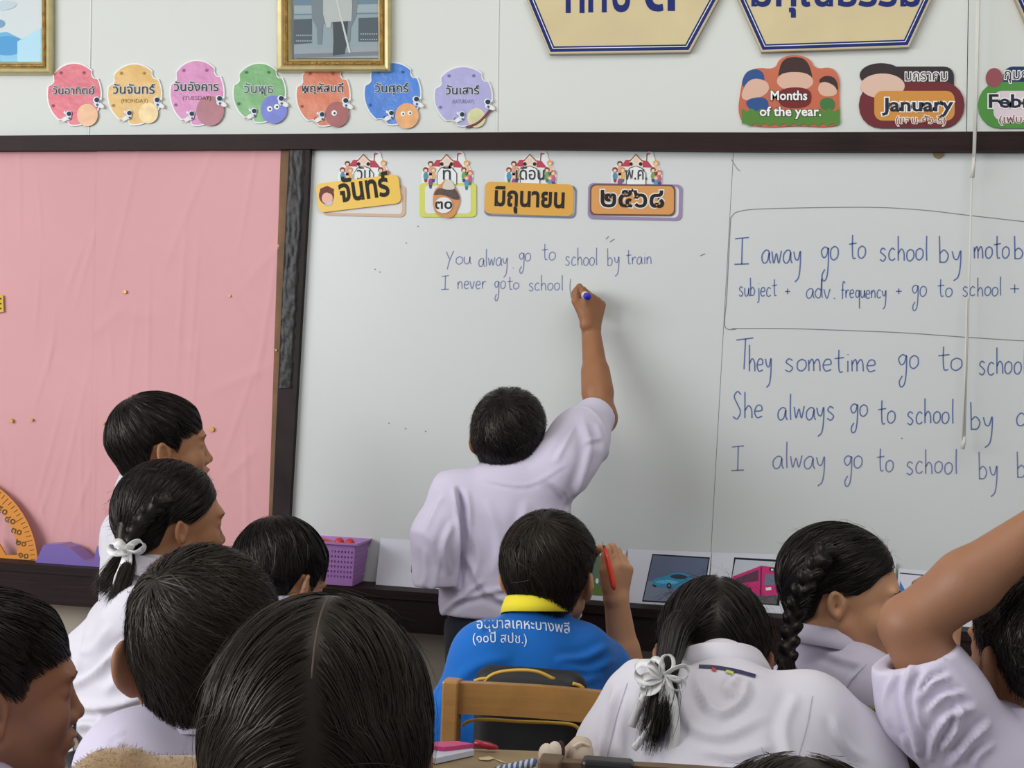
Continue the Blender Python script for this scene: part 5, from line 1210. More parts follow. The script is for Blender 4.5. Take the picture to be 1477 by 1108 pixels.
bow(P(185, 795, 2.275), 1.25, p2.root, [(2.75, .023, .014), (.45, .023, .014)], [([(0, .004, 0), (-.004, .010, -.020), (-.012, .008, -.042), (-.010, .004, -.062)], .010), ([(.002, .004, 0), (.004, .008, -.016), (-.004, .006, -.036)], .008)])
collar('blouse_collar', P(222, 820, 2.38), nrm(cdir(.12, .05, 1)), cdir(.8, .5, 0), .046, .048, .024, .030, .022, SHIRT_W, p2.root, open_=.45)

# ---- child with bowed head beside the basket
H = Head(P(402, 842, 2.35), cdir(.50, .80, -.40), sc=.93, zfn=BANG_LINE, thick=.012)
NB = P(395, 880, 2.30); Ls = P(330, 930, 2.26); Rs = P(460, 935, 2.30); Lh = P(340, 1180, 2.2); Rh = P(450, 1180, 2.25); Lh[2] = Rh[2] = .5
p3 = make('child with bowed dark hair in front of the purple basket', H, NB, Ls, Rs, Lh, Rh, [([Ls, P(310, 1060, 2.3)], [.038, .03]), ([Rs, P(480, 1060, 2.35)], [.038, .03])],
    [([Ls, P(315, 1030, 2.28)], [.058, .055]), ([Rs, P(475, 1030, 2.32)], [.058, .055])], rs=.052, rh=.085, skin=SKIN_C, h=.0035, hb=.007, neck_r=.040)
boy_hair(p3, (-.015, -.045, .105), 5500, .085, .0013, HAIR, 13, lift=.004, jit=.15, fly=200)

# ---- boy with the tousled hair, lower left
H = Head(P(292, 952, 1.46), cdir(-.22, .95, .02), up=nrm(cdir(-.03, 0, 1)), es=1.05, et=42, sc=1.03, zfn=BOY_LINE, thick=tvar(.001, .010, -.01, .07))
NB = P(292, 1052, 1.44); Ls = P(196, 1112, 1.40); Rs = P(380, 1125, 1.50); Lh = P(220, 1350, 1.42); Rh = P(370, 1350, 1.48); Lh[2] = Rh[2] = .5
p4 = make('boy with tousled dark hair in lilac shirt in front of the bow girl', H, NB, Ls, Rs, Lh, Rh, [([Ls, P(160, 1290, 1.42)], [.038, .03]), ([Rs, P(420, 1290, 1.55)], [.038, .03])],
    [([Ls, P(168, 1230, 1.41)], [.060, .055]), ([Rs, P(400, 1230, 1.52)], [.060, .055])], rs=.055, rh=.088, skin=SKIN_D, h=.0030, hb=.005, neck_r=.040, noise=(33, 10, .003), fl=[([(172, 1052), (171, 1075), (174, 1100)], 2, .003)])
boy_hair(p4, (-.045, -.050, .092), 9000, .060, .0011, HAIRB, 14, lift=.003, tip=.004, jit=.28, fly=350)
collar('shirt_collar', P(296, 1045, 1.44), nrm(cdir(-.05, .10, 1)), cdir(.4, .9, 0), .050, .050, .030, .030, .014, SHIRT_L, p4.root, open_=.4)

# ---- boy in profile at the left edge
H = Head(P(-17, 1006, 1.56), cdir(.83, .56, -.02), sc=1.03, es=1.0, zfn=lambda q: BANG_LINE(q) - .010 * .85, thick=tvar(.002, .013, -.02, .06))
NB = P(-30, 1100, 1.55); Ls = P(-90, 1190, 1.66); Rs = P(-40, 1190, 1.45); Lh = P(-90, 1390, 1.6); Rh = P(-40, 1390, 1.5); Lh[2] = Rh[2] = .5
p6 = make('boy in dark profile cut off by the left edge', H, NB, Ls, Rs, Lh, Rh, [([Rs, P(-20, 1330, 1.45)], [.038, .03]), ([Ls, P(-80, 1330, 1.7)], [.038, .03])],
    [([Rs, P(-30, 1290, 1.45)], [.058, .055]), ([Ls, P(-85, 1290, 1.68)], [.058, .055])], rs=.052, rh=.085, skin=SKIN_D, h=.0027, hb=.007, neck_r=.042, eyes_=True)
boy_hair(p6, (0, -.055, .105), 7000, .060, .0012, HAIR, 15, lift=.003, jit=.14)

# ---- girl with centre parting, foreground
H = Head(P(462, 1092, 1.02), cdir(.02, 1, .05), sc=1.01, girl=True, zfn=zl([(-.13, -.10), (-.03, -.09), (-.015, .012), (.005, .015), (.02, .012), (.04, .03), (.06, .055), (.08, .068), (.12, .072)]), thick=.012, ramp=.02, wide=1.02)
NB = P(462, 1240, 1.00); Ls = P(310, 1340, .98); Rs = P(620, 1340, .98); Lh = P(340, 1600, .95); Rh = P(590, 1600, .95); Lh[2] = Rh[2] = .5
p5 = make('girl with straight centre parting nearest the camera, seen from behind', H, NB, Ls, Rs, Lh, Rh, [([Ls, P(260, 1650, 1.0)], [.038, .03]), ([Rs, P(660, 1650, 1.0)], [.038, .03])],
    [([Ls, P(280, 1560, .98)], [.058, .055]), ([Rs, P(650, 1560, .98)], [.058, .055])], rs=.052, rh=.085, skin=SKIN_D, h=.0040, hb=.008, neck_r=.042, skirt=True)
cap = hair_cap(p5, .0025, HAIRB)
def fl5(q):
    sg = np.where(q[:, 0] > .006 * 1 + (q[:, 2] - .1) * -.09, 1.0, -1.0).astype(f32); ax = np.abs(q[:, 0])
    d = np.stack([sg * (.75 - ax * 6.5), q[:, 1] * 0 + np.where(q[:, 2] > .06, -.5, .1), -np.clip(.25 + ax * 9, 0, 1.4)], 1); return d.astype(f32)
def part5(q): return np.abs(q[:, 0] - .006 + (q[:, 2] - .1) * .09) > .0022
strands(p5.H, 'hair_strands', 15000, fl5, .085, .0009, HAIRB, cap, 16, lift=.003, jit=.06, steps=10, region=part5)['kind'] = 'stuff'
strands(p5.H, 'stray_hairs', 420, fl5, .07, .0005, HAIRB, cap, 26, lift=.006, jit=.5, tip_lift=.010, region=part5)['kind'] = 'stuff'
def scalp(pe, cx0=.006, kk=-.09):
    pts = []
    for t in np.linspace(.35, 2.55, 26):
        z = .04 + .085 * math.sin(t); q = np.array([[cx0 + (z - .1) * kk, -.012 + .10 * math.cos(t), z]], f32)
        dr = np.array([0, math.cos(t), math.sin(t)], f32)
        for _ in range(10): q = q - dr[None] * pe.H.hair_l(q)[:, None] * .9
        pts.append(pe.H.wor(q[0] - dr * .0006))
    MB().tube(pts, .0010, 8).build('parting', mat('scalp_skin', srgb(84, 68, 60), .7), pe.root, smooth=True)
scalp(p5)
for sg in (-1, 1):
    b_ = [p5.H.wor((sg * .078, .0, -.045)), p5.H.wor((sg * .092, -.005, -.075)), p5.H.wor((sg * .095, .0, -.13)), p5.H.wor((sg * .085, .01, -.20))]
    t_ = tail('bunch', b_, [.014, .022, .020, .012], 700, HAIRB, p5.root, 50 + sg)

# ---- head just entering at the bottom edge
H = Head(P(1146, 1346, 1.0), cdir(.0, 1, .02), sc=1.06, girl=True, zfn=GIRL_LINE, thick=.013)
NB = P(1146, 1480, .98); Ls = P(1000, 1580, .97); Rs = P(1300, 1580, .97); Lh = P(1040, 1850, .95); Rh = P(1260, 1850, .95); Lh[2] = Rh[2] = .5
p12 = make('girl whose parted dark hair just enters at the bottom edge', H, NB, Ls, Rs, Lh, Rh, [([Ls, P(960, 1880, 1.0)], [.038, .03]), ([Rs, P(1340, 1880, 1.0)], [.038, .03])],
    [([Ls, P(975, 1800, .97)], [.058, .055]), ([Rs, P(1325, 1800, .97)], [.058, .055])], rs=.052, rh=.085, skin=SKIN_D, h=.006, hb=.010, neck_r=.042, skirt=True)
cap = hair_cap(p12, .003, HAIRB)
strands(p12.H, 'hair_strands', 4000, fl5, .08, .0011, HAIRB, cap, 17, lift=.004, jit=.12, region=part5)['kind'] = 'stuff'
strands(p12.H, 'stray_hairs', 300, fl5, .06, .0006, HAIRB, cap, 27, lift=.006, jit=.8, tip_lift=.012)['kind'] = 'stuff'
# ------------------------------------------------------------------ things on the ledge
def lean(hb_, ht, yb, yt): return lambda px, py, h: W(px, py, hb_ + (ht - hb_) * float(np.clip((yb - py) / (yb - yt), -.2, 1.2)) + h)
PAPER = mat('white_card_paper', srgb(206, 206, 216), .6, var=(8, .02))
def card(pts, yb, yt, label, hb_=.055, ht=.018):
    e = empty('picture_card', W(sum(p[0] for p in pts) / len(pts), yb, hb_)); tag(e, label, 'card'); mp = lean(hb_, ht, yb, yt)
    prism('paper', pts, 0, .0012, PAPER, e, mp=mp); return e, mp
def ps(e, mp, pts, c, i, sm=0, nm='print_shape'): return sheet(nm, chaikin(pts, sm) if sm else pts, .0014 + i * .0002, flat(*c), e, mp)
e, mp = card([(549, 776), (700, 787), (702, 868), (541, 852)], 852, 776, 'white card with a black letter N beside the purple basket')
text('black_letter', 'No', 593, 640, 826, .0016, flat(30, 30, 34), e, ys=26, slope=.05, mp=mp)
e, mp = card([(760, 790), (903, 794), (898, 878), (752, 872)], 878, 790, 'white card with green picture behind the boy with the red pen')
ps(e, mp, [(836, 800), (888, 803), (884, 861), (832, 857)], (92, 118, 96), 0); ps(e, mp, [(833, 842), (885, 846), (884, 861), (832, 857)], (96, 122, 62), 1)
for k in range(7): ps(e, mp, ellipse(842 + k * 6.4, 838 + (k % 3) * 4, 2.4, 4, 8), [(220, 220, 220), (40, 60, 120), (190, 180, 60)][k % 3], 2)
e, mp = card([(906, 792), (1026, 797), (1018, 888), (900, 879)], 884, 793, 'white card with a photograph of a blue sports car')
ps(e, mp, [(941, 799), (1024, 804), (1013, 873), (926, 868)], (30, 32, 40), 0)
ps(e, mp, [(942, 801), (1022, 806), (1016, 842), (934, 838)], (96, 106, 130), 1); ps(e, mp, [(934, 838), (1016, 842), (1011, 870), (928, 866)], (124, 132, 152), 1)
ps(e, mp, [(940, 837), (950, 833), (962, 831), (972, 826), (988, 827), (998, 833), (1002, 840), (998, 846), (975, 849), (955, 848), (942, 844)], (58, 142, 182), 3, 2)
ps(e, mp, [(964, 832), (973, 828), (986, 829), (994, 834), (978, 836)], (52, 60, 76), 4, 1); ps(e, mp, [(942, 839), (962, 836), (980, 839), (976, 843), (950, 842)], (96, 176, 208), 4, 2)
for x, y, r in ((965, 845, 4.2), (994, 841, 3.6)): ps(e, mp, ellipse(x, y, r * .8, r, 12), (30, 34, 44), 5); ps(e, mp, ellipse(x, y, r * .4, r * .5, 10), (120, 130, 144), 6)
ps(e, mp, [(941, 843), (947, 845), (946, 847), (941, 845)], (20, 40, 60), 5)
e, mp = card([(1027, 797), (1146, 800), (1142, 897), (1020, 888)], 892, 797, 'white card with a photograph of a pink bus')
ps(e, mp, [(1059, 804), (1131, 808), (1124, 874), (1050, 868)], (34, 34, 38), 0); ps(e, mp, [(1061, 807), (1129, 811), (1123, 852), (1053, 848)], (190, 194, 202), 1)
ps(e, mp, [(1054, 846), (1123, 853), (1120, 872), (1052, 866)], (92, 90, 92), 2)
ps(e, mp, [(1056, 832), (1098, 816), (1130, 820), (1124, 858), (1098, 860), (1060, 848)], (196, 52, 116), 3)
ps(e, mp, [(1062, 834), (1094, 822), (1094, 838), (1062, 842)], (92, 58, 76), 4); ps(e, mp, [(1104, 828), (1126, 829), (1123, 844), (1102, 844)], (110, 116, 136), 5)
ps(e, mp, [(1110, 819), (1128, 820), (1128, 825), (1110, 824)], (36, 36, 40), 5)
for k in range(3): ps(e, mp, [(1112 + k * 5, 820.5), (1115.5 + k * 5, 820.7), (1115.5 + k * 5, 823.5), (1112 + k * 5, 823.3)], (220, 220, 214), 6)
ps(e, mp, [(1097, 818), (1099, 818), (1098, 860), (1096, 860)], (120, 30, 70), 5); ps(e, mp, ellipse(1080, 853, 4.5, 6, 12), (34, 32, 36), 5); ps(e, mp, [(1104, 848), (1112, 847), (1113, 851), (1105, 852)], (224, 224, 220), 6)
e, mp = card([(1150, 802), (1292, 812), (1288, 905), (1146, 898)], 900, 803, 'white card mostly hidden behind the girl with the long braid')
e, mp = card([(1296, 820), (1470, 834), (1466, 918), (1290, 905)], 912, 822, 'white card with a thin black frame and blue triangle at the right')
ps(e, mp, [(1298, 826), (1452, 840), (1452, 841.6), (1298, 827.6)], (50, 50, 54), 1); ps(e, mp, [(1298, 838), (1310, 860), (1297, 864)], (52, 120, 186), 1); ps(e, mp, [(1376, 893), (1381, 893.5), (1381, 895.4), (1376, 895)], (40, 40, 44), 1)

# purple basket
PUR = mat('purple_basket_plastic', srgb(168, 120, 186), .4, trans=.0); bk = empty('basket', W(470, 850, .07)); tag(bk, 'purple perforated plastic basket holding red things on the ledge', 'basket')
A0 = W(507, 843, .118); B0_ = W(508, 789, .124)
xr = A0[0]; zb_ = LEDGE_Z(xr) + .002; zt_ = zb_ + (B0_[2] - A0[2]) + .012; yf0, yb0 = WALL_Y - .112, WALL_Y - .030; yf1, yb1 = WALL_Y - .124, WALL_Y - .016; xl = xr - .16
def bpt(u, v_, w_):  # u along x 0..1 ; v depth 0 front..1 back ; w height
    y_ = (yf0 * (1 - v_) + yb0 * v_) * (1 - w_) + (yf1 * (1 - v_) + yb1 * v_) * w_; x_ = xl + (xr - xl) * u + (u - .5) * .016 * w_; return np.array([x_, y_, zb_ + (zt_ - zb_) * w_])
def wallgrid(name, f, nx, ny):
    vs = [f(i / nx, j / ny) for j in range(ny + 1) for i in range(nx + 1)]; fs = []
    for j in range(ny):
        for i in range(nx):
            if i % 2 == 1 and j % 2 == 1 and 2 < j < ny - 3 and 0 < i < nx - 1: continue
            fs.append((j * (nx + 1) + i, j * (nx + 1) + i + 1, (j + 1) * (nx + 1) + i + 1, (j + 1) * (nx + 1) + i))
    o = link_mesh(name, vs, fs, PUR, bk); s_ = o.modifiers.new('s', 'SOLIDIFY'); s_.thickness = .0018; s_.offset = 0; return o
wallgrid('side_wall', lambda a_, b_: bpt(a_, 0, b_), 41, 17); wallgrid('side_wall', lambda a_, b_: bpt(a_, 1, b_), 41, 17)
wallgrid('side_wall', lambda a_, b_: bpt(1, a_, b_), 17, 17); wallgrid('side_wall', lambda a_, b_: bpt(0, a_, b_), 17, 17)
link_mesh('bottom', [bpt(0, 0, .02), bpt(1, 0, .02), bpt(1, 1, .02), bpt(0, 1, .02)], [(0, 1, 2, 3)], PUR, bk)
mb_ = MB(); rp_ = [bpt(0, 0, 1), bpt(1, 0, 1), bpt(1, 1, 1), bpt(0, 1, 1)]
vs = []
for q, (sx_, sy_) in zip(rp_, ((-1, -1), (1, -1), (1, 1), (-1, 1))):
    for o_, z_ in ((0, -.004), (.006, -.003), (.006, .002), (0, .002), (-.001, 0)): vs.append(q + np.array([sx_ * o_, sy_ * o_, z_]))
link_mesh('rim', vs, [(i * 5 + j, ((i + 1) % 4) * 5 + j, ((i + 1) % 4) * 5 + (j + 1) % 5, i * 5 + (j + 1) % 5) for i in range(4) for j in range(5)], PUR, bk)
RED = mat('red_plastic', srgb(206, 46, 50), .4)
for k, (u_, v_) in enumerate(((.86, .3), (.70, .34))):
    o = MB().sphere(bpt(u_, v_, .975), .0120, 14, 10).build('ball', RED, None, smooth=True); o['label'] = ['red ball in the basket nearest its right corner', 'red ball in the basket beside the red box'][k]; o['category'] = 'ball'; o['group'] = 'red balls in the purple basket'
e = empty('box', bpt(.4, .4, .9)); tag(e, 'red and white small box sticking out of the basket', 'box')
R_ = Matrix.Rotation(.3, 3, 'Y') @ Matrix.Rotation(.3, 3, 'Z'); R_ = np.array(R_)
MB().box((-.03, -.012, -.012), (.03, .012, .006), R_, bpt(.45, .42, .97)).build('red_lid', RED, e); MB().box((-.028, -.011, -.02), (.028, .011, -.0125), R_, bpt(.45, .42, .97)).build('white_body', PAPER, e)

# orange protractor and purple folder in front of the pink board
OR = mat('orange_plastic', srgb(208, 132, 40), .5, spec=.25); pt_ = empty('protractor', W(-40, 812, .05)); tag(pt_, 'large orange half-round protractor cut off by the left edge', 'protractor')
mpp = lean(.05, .022, 814, 680)
ar_o = [(-83 + 137 * math.cos(t), 814 - 137 * math.sin(t)) for t in np.linspace(0, math.pi, 40)]; ar_i = [(-83 + 108 * math.cos(t), 800 - 100 * math.sin(t)) for t in np.linspace(math.pi, 0, 40)]
vs = []; n_ = len(ar_o)
for lst in (ar_o, ar_i[::-1]): vs += [mpp(x, y, .006) for x, y in lst]
for lst in (ar_o, ar_i[::-1]): vs += [mpp(x, y, 0) for x, y in lst]
fs = []
for i in range(n_ - 1): fs += [(i, n_ + i, n_ + i + 1, i + 1), (2 * n_ + i, 2 * n_ + i + 1, 3 * n_ + i + 1, 3 * n_ + i), (i, i + 1, 2 * n_ + i + 1, 2 * n_ + i), (n_ + i, 3 * n_ + i, 3 * n_ + i + 1, n_ + i + 1)]
link_mesh('scale_arc', vs, fs, OR, pt_); prism('base_bar', [(-220, 801), (54, 801), (54, 814), (-220, 814)], 0, .006, OR, pt_, mp=mpp); prism('stay', [(-10, 772), (2, 790), (10, 804), (-12, 804)], 0, .006, OR, pt_, mp=mpp)
MK = flat(96, 66, 34)
for k in range(61):
    t = math.radians(3 * k); r1, r2 = 134, (127 if k % 5 else 122); c_, s_ = math.cos(t), math.sin(t); nx_, ny_ = s_ * .5, c_ * .5
    if -83 + r1 * c_ > -20: sheet('degree_mark', [(-83 + r1 * c_ - nx_, 814 - r1 * s_ - ny_), (-83 + r1 * c_ + nx_, 814 - r1 * s_ + ny_), (-83 + r2 * c_ + nx_, 814 - r2 * s_ + ny_), (-83 + r2 * c_ - nx_, 814 - r2 * s_ - ny_)], .0064, MK, pt_, mpp)
for k, tx in enumerate(('๑๐', '๒๐', '๓๐', '๔๐', '๕๐', '๖๐')):
    t = math.radians(7 + 9.2 * k); x, y = -83 + 117 * math.cos(t), 814 - 117 * math.sin(t); text('number', tx, x - 7, x + 7, y + 4, .0066, MK, pt_, bold=.02, mp=mpp, slope=math.sin(t) * .5 + .1)
PF = mat('purple_folder_plastic', srgb(116, 92, 168), .35, coat=.3); fo = empty('file_box', W(95, 812, .06)); tag(fo, 'violet plastic file box lying between protractor and standing boy', 'box')
prism('box_side', [(48, 817), (63, 786), (86, 785), (100, 790), (112, 800), (121, 808), (134, 812), (140, 788), (152, 786), (152, 826), (60, 818)], .03, .085, PF, fo)
tp = empty('tape_roll', W(105, 800, .03)); tag(tp, 'clear grey tape roll standing behind the violet file box', 'tape')
mb_ = MB(); pr2 = [(103 + 17 * math.cos(t), 802 - 18 * math.sin(t)) for t in np.linspace(0, 2 * math.pi, 29)]; pr3 = [(103 + 12 * math.cos(t), 802 - 12.5 * math.sin(t)) for t in np.linspace(0, 2 * math.pi, 29)]
vs = [W(x, y, h_) for (lst, h_) in ((pr2, .028), (pr3, .028), (pr3, .010), (pr2, .010)) for x, y in lst]; n_ = 29
link_mesh('roll', vs, [(a_ * n_ + i, a_ * n_ + i + 1, ((a_ + 1) % 4) * n_ + i + 1, ((a_ + 1) % 4) * n_ + i) for a_ in range(4) for i in range(n_ - 1)], mat('grey_tape', srgb(150, 140, 142), .3), tp, smooth=False)

# ------------------------------------------------------------------ furniture
WOOD = mat('varnished_chair_wood', srgb(168, 122, 66), .38, bump=(9, .3, .002, (1, 6, 12)), var=(16, .2), coat=.2); WOODD = mat('desk_top_worn_wood', srgb(150, 128, 96), .5, var=(14, .16)); BROWN = mat('old_brown_wood', srgb(96, 74, 52), .5, var=(20, .15)); BLK = mat('black_plastic', (0.012, .012, .013), .4)
def obox(c, ax, ay, az, hx, hy, hz): return [c + ax * sx * hx + ay * sy * hy + az * sz * hz for sx, sy, sz in ((-1, -1, -1), (1, -1, -1), (1, 1, -1), (-1, 1, -1), (-1, -1, 1), (1, -1, 1), (1, 1, 1), (-1, 1, 1))]
BF = [(0, 3, 2, 1), (4, 5, 6, 7), (0, 1, 5, 4), (1, 2, 6, 5), (2, 3, 7, 6), (3, 0, 4, 7)]
def beam(name, a_, b_, wx, wy, side, m_, parent, bevel=.003):
    a_ = np.asarray(a_, float); b_ = np.asarray(b_, float); T = nrm(b_ - a_); S = nrm(side - T * (np.asarray(side) @ T)); N_ = np.cross(T, S); c = (a_ + b_) / 2
    o = link_mesh(name, obox(c, S, N_, T, wx / 2, wy / 2, np.linalg.norm(b_ - a_) / 2), BF, m_, parent)
    bv = o.modifiers.new('b', 'BEVEL'); bv.width = bevel; bv.segments = 2; return o
def chair(label, tl, tr, m_, seat_m, rail_h, post_w=.024, second=None, rail_obj=None, seat_z=.42, depth=.36, top_drop=.0, panel=None):
    tl = np.asarray(tl, float); tr = np.asarray(tr, float); X_ = tr - tl; X_[2] = 0; X_ = nrm(X_); Y_ = np.cross(u0, X_); e = empty('chair', (tl[0], tl[1], 0)); tag(e, label, 'chair')
    for q in (tl, tr): beam('rear_leg', q + X_ * 0, np.array([q[0], q[1], .0]), post_w, .03, X_, m_, e)
    for q in (tl, tr): p_ = q + Y_ * depth; beam('front_leg', np.array([p_[0], p_[1], seat_z - .02]), np.array([p_[0], p_[1], 0]), post_w, .03, X_, m_, e)
    c = (tl + tr) / 2 + Y_ * depth / 2; c[2] = seat_z; link = link_mesh('seat', obox(c, X_, Y_, u0, np.linalg.norm(tr - tl) / 2 + .012, depth / 2 + .02, .010), BF, seat_m, e)
    n_ = 12; vs = []
    for i in range(n_ + 1):
        t = i / n_; q = tl * (1 - t) + tr * t; q = q - Y_ * (math.sin(math.pi * t) * -.012)
        for dy in (-.008, .008):
            for dz in (-.003, -rail_h): vs.append(q + Y_ * (dy) + u0 * dz)
    fs = []
    for i in range(n_):
        a_ = i * 4; b_ = a_ + 4; fs += [(a_, b_, b_ + 1, a_ + 1), (a_ + 2, a_ + 3, b_ + 3, b_ + 2), (a_, a_ + 2, b_ + 2, b_), (a_ + 1, b_ + 1, b_ + 3, a_ + 3)]
    fs += [(0, 1, 3, 2), (n_ * 4, n_ * 4 + 2, n_ * 4 + 3, n_ * 4 + 1)]
    link_mesh('back_rail', vs, fs, m_, e)
    return e, X_, Y_
ch, X8, Y8 = chair('varnished wooden chair with wide back rail behind the blue polo boy', P(653, 980, 1.90), P(905, 998, 1.85), WOOD, WOOD, .048)
ch9, X9, Y9 = chair('brown wooden chair with black taped rail behind the bending girl', P(795, 1092, 1.36), P(1290, 1128, 1.30), BROWN, WOOD, .05)
ta = P(840, 1095, 1.357); tb = P(914, 1100.5, 1.350)
beam('black_tape_wrap', ta - u0 * .024, tb - u0 * .024, .052, .024, u0, mat('black_vinyl_tape', (0.012, .012, .013), .35), ch9, .004)
ch10, _, _ = chair('black backed chair of the girl with the long braid', P(1150, 1018, 1.875), P(1330, 1026, 1.86), mat('black_chair_wood', (.012, .012, .012), .3), BLK, .15)
ta = P(1150, 1017, 1.868); tb = P(1330, 1025, 1.853); beam('olive_edge', ta, tb, .004, .018, u0, mat('olive_edge', srgb(110, 112, 70), .5), ch10, .001)
# backpack hanging behind the boy in the blue polo
bpk = empty('backpack', P(760, 1150, 1.95)); tag(bpk, 'black backpack with yellow piping between chair and blue polo boy', 'backpack')
bc = P(762, 1075, 1.972)
def bag_f(p):
    q = (p - bc.astype(f32)) @ np.stack([X8, Y8, u0], 1).astype(f32); a_ = np.abs(q) - v3(.060, .004, .090)
    d = np.sqrt((np.maximum(a_, 0) ** 2).sum(1)) + np.minimum(a_.max(1), 0) - .024; return d + wob(p, 77, 20) * .003
lo, hi = bbox([bc], .18); sdf_mesh('bag_body', bag_f, lo, hi, .006, mat('black_bag_fabric', (0.012, 0.012, 0.014), .6, bump=(300, .3, .001)), bpk)
YP = mat('yellow_piping', srgb(214, 172, 70), .45)
for pl in ([(692, 1003), (700, 982), (716, 971), (745, 967), (775, 969), (800, 980)], [(684, 983), (692, 980), (704, 979)], [(826, 986), (838, 990), (846, 1000)], [(667, 1047), (676, 1041), (700, 1038), (750, 1041), (800, 1043), (826, 1046), (838, 1056), (843, 1075)]):
    MB().tube(catmull([P(x, y, 1.930 if y < 1030 else 1.918) for x, y in pl], 6), .0026, 8).build('piping', YP, bpk, smooth=True)
# desk
def D_(px, py, z=.746): d = ray(px, py); return EYE + d * ((z - EYE[2]) / d[2])
dk = empty('desk', (D_(650, 1100)[0], D_(650, 1100)[1], 0)); tag(dk, 'worn wooden desk at the bottom edge with pens on it', 'desk')
fl_ = D_(560, 1074); fr_ = D_(852, 1084); Xd = nrm(fr_ - fl_); Yd = np.cross(u0, Xd)
cD = (fl_ + fr_) / 2 - Yd * .15 - u0 * .011
o = link_mesh('desk_top', obox(cD, Xd, Yd, u0, np.linalg.norm(fr_ - fl_) / 2, .15, .010), BF, WOODD, dk); bv = o.modifiers.new('b', 'BEVEL'); bv.width = .003; bv.segments = 2
for sx_ in (-1, 1):
    for sy_ in (-1, 1):
        q = cD + Xd * sx_ * (np.linalg.norm(fr_ - fl_) / 2 - .09) + Yd * sy_ * .12; MB().tube([q - u0 * .01, np.array([q[0], q[1], 0.0])], .011, 10).build('leg', mat('grey_metal_leg', (.2, .2, .2), .4, metal=.7), dk, smooth=True)
mb_ = MB(); 
for pl in ([(690, 1093), (706, 1091), (714, 1094), (704, 1097), (692, 1096)], [(712, 1094), (722, 1097), (732, 1101), (722, 1099)]):
    sheet('scratch', pl, 0, mat('bare_wood_scratch', srgb(206, 188, 146), .7), dk, mp=lambda x, y, h: D_(x, y, .7466))
# booklets, pen
bkz = .7475; e = empty('booklet', D_(655, 1080)); tag(e, 'pink and white booklets stacked at the left of the desk', 'booklet')
def slab(name, px4, z0, z1, m_, parent):
    t_ = [D_(x, y, z1) for x, y in px4]; b_ = [np.array([q[0], q[1], z0]) for q in t_]; return link_mesh(name, t_ + b_, [(3, 2, 1, 0), (4, 5, 6, 7), (0, 1, 5, 4), (1, 2, 6, 5), (2, 3, 7, 6), (3, 0, 4, 7)], m_, parent)
slab('white_booklet', [(600, 1078), (676, 1074), (684, 1082), (628, 1094)], .7465, .7535, mat('booklet_white', srgb(208, 214, 230), .3), e)
slab('pink_booklet', [(590, 1071), (660, 1069), (684, 1073), (640, 1078)], .754, .759, mat('booklet_pink', srgb(206, 60, 120), .35), e)
e = empty('red_pen', D_(700, 1078)); tag(e, 'translucent red pen lying beside the pink booklet on the desk', 'pen')
a_ = D_(684, 1072, .756); b_ = D_(719, 1079, .751); MB().tube([a_, a_ * .4 + b_ * .6, a_ * .1 + b_ * .9, b_], [.0045, .0048, .003, .001], 12).build('barrel', mat('red_pen_clear', srgb(170, 36, 60), .2), e, smooth=True)
e = empty('plush_toy', D_(796, 1098)); tag(e, 'small cream plush with dark brown back on the desk', 'toy'); CRM = mat('cream_plush', srgb(224, 208, 190), .9, sheen=.4, bump=(200, .4, .001))
for (x, y, r_) in ((788, 1089, .0100), (800, 1084, .0088)): MB().sphere(P(x, y, 1.60), (r_, r_, r_ * 1.4), 14, 10).build('cream_lump', CRM, e, smooth=True)
MB().sphere(P(808, 1085, 1.607), (.006, .008, .014), 12, 10).build('brown_back', mat('brown_plush', srgb(66, 40, 38), .9), e, smooth=True); MB().sphere(P(792, 1100, 1.60), (.012, .010, .010), 12, 10).build('cream_lump', CRM, e, smooth=True)
e = empty('pouch', D_(845, 1098)); tag(e, 'pale beige pouch beside the bending girl\'s sleeve', 'pouch')
MB().tube([P(834, 1100, 1.62), P(836, 1085, 1.625), P(842, 1075, 1.63), P(848, 1071, 1.635)], [.018, .019, .015, .007], 16).build('pouch_body', mat('beige_pouch', srgb(204, 184, 166), .7), e, smooth=True)
MB().tube(catmull([P(826, 1078, 1.605), P(838, 1072, 1.61), P(850, 1076, 1.615)]), .0018, 8).build('zip_edge', CRM, e, smooth=True)
e = empty('rope', D_(745, 1105)); tag(e, 'short blue and white twisted cord lying at the bottom edge', 'cord')
for k in range(2):
    pts = [P(716 + 56 * t, 1112 - 12 * t, 1.55) + (CD * math.sin(t * 44 + k * math.pi) + u0 * math.cos(t * 44 + k * math.pi)) * .0028 for t in np.linspace(0, 1, 60)]
    MB().tube(pts, .0030, 6).build('strand', flat(*[(86, 106, 150), (206, 206, 210)][k]), e, smooth=True)
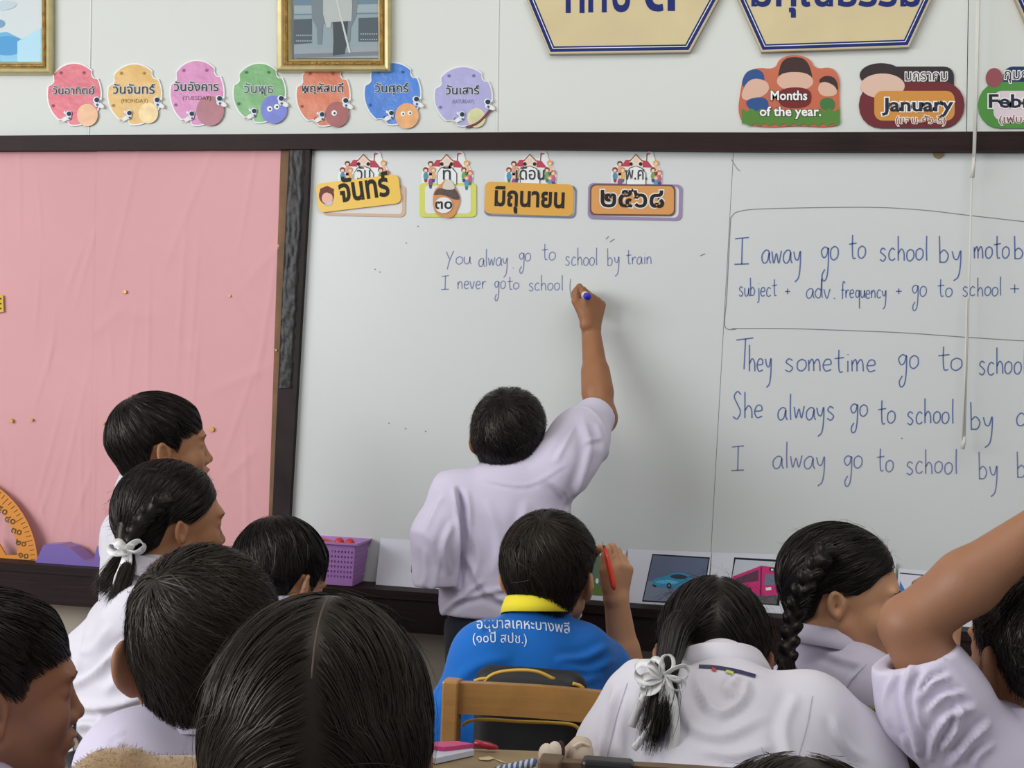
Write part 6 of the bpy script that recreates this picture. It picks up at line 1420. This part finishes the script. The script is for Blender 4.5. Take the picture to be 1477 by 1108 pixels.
# things low at the left edge
e = empty('handbag', P(85, 1140, 1.95)); tag(e, 'black bag in front of the left edge boy\'s chin', 'bag')
MB().tube([P(60, 1180, 1.95), P(66, 1100, 1.95), P(84, 1074, 1.95)], [.06, .045, .012], 16).build('bag_body', BLK, e, smooth=True); MB().tube([P(110, 1190, 1.93), P(112, 1120, 1.93), P(104, 1084, 1.93)], [.05, .03, .006], 16).build('bag_flap', BLK, e, smooth=True)
e = empty('chair', P(55, 1100, 2.02)); tag(e, 'yellow wooden chair back corner at the bottom left edge', 'chair')
beam('back_post', P(54, 1093, 2.02), np.array([*P(54, 1093, 2.02)[:2], 0.0]), .036, .03, r0, mat('yellow_chair_wood', srgb(190, 140, 60), .4), e)
GL = mat('clear_plastic', (1, 1, 1), .08, trans=1.0); e = empty('plastic_bottle', P(100, 1075, 1.98)); tag(e, 'small clear plastic bottle beside the girl with the bow', 'bottle')
bb = P(101, 1085, 1.98); MB().tube([bb - u0 * .05, bb, bb + u0 * .02, bb + u0 * .032, bb + u0 * .045], [.022, .022, .018, .008, .008], 18).build('bottle_body', GL, e, smooth=True)
MB().tube([bb + u0 * .045, bb + u0 * .058], [.009, .009], 14).build('bottle_cap', mat('clear_cap', srgb(206, 210, 214), .25), e, smooth=True)
# tan plush bag top
e = empty('plush_bag', P(210, 1130, 1.22)); tag(e, 'tan fuzzy bag top at the bottom left in front of the lilac shirt', 'bag')
prb = [(P(152, 1112, 1.22), P(180, 1112, 1.22), .020, .022, .01), (P(215, 1124, 1.22), P(320, 1122, 1.22), .020, .020, .012), (P(130, 1150, 1.22), P(300, 1160, 1.22), .03, .03, .02)]
TAN = mat('tan_plush', srgb(152, 124, 90), .95, sheen=.4, bump=(150, .6, .002)); lo, hi = bbox([q[0] for q in prb] + [q[1] for q in prb], .05); tb_ = sdf_mesh('bag_top', lambda p: eval_prims(p, prb), lo, hi, .004, TAN, e)
vs = np.array([v.co for v in tb_.data.vertices]); ns = np.array([v.normal for v in tb_.data.vertices]); rr = np.random.RandomState(2); ii = rr.randint(0, len(vs), 3500); k_ = np.linspace(0, 1, 4)[None, :, None]
fz = ribbons('fuzz', vs[ii][:, None] + (ns[ii] + rr.randn(len(ii), 3) * .5)[:, None] * .0025 * k_, np.repeat(rr.randn(len(ii), 1, 3), 4, 1), .0006, TAN, tb_, .8, rr); fz['kind'] = 'stuff'
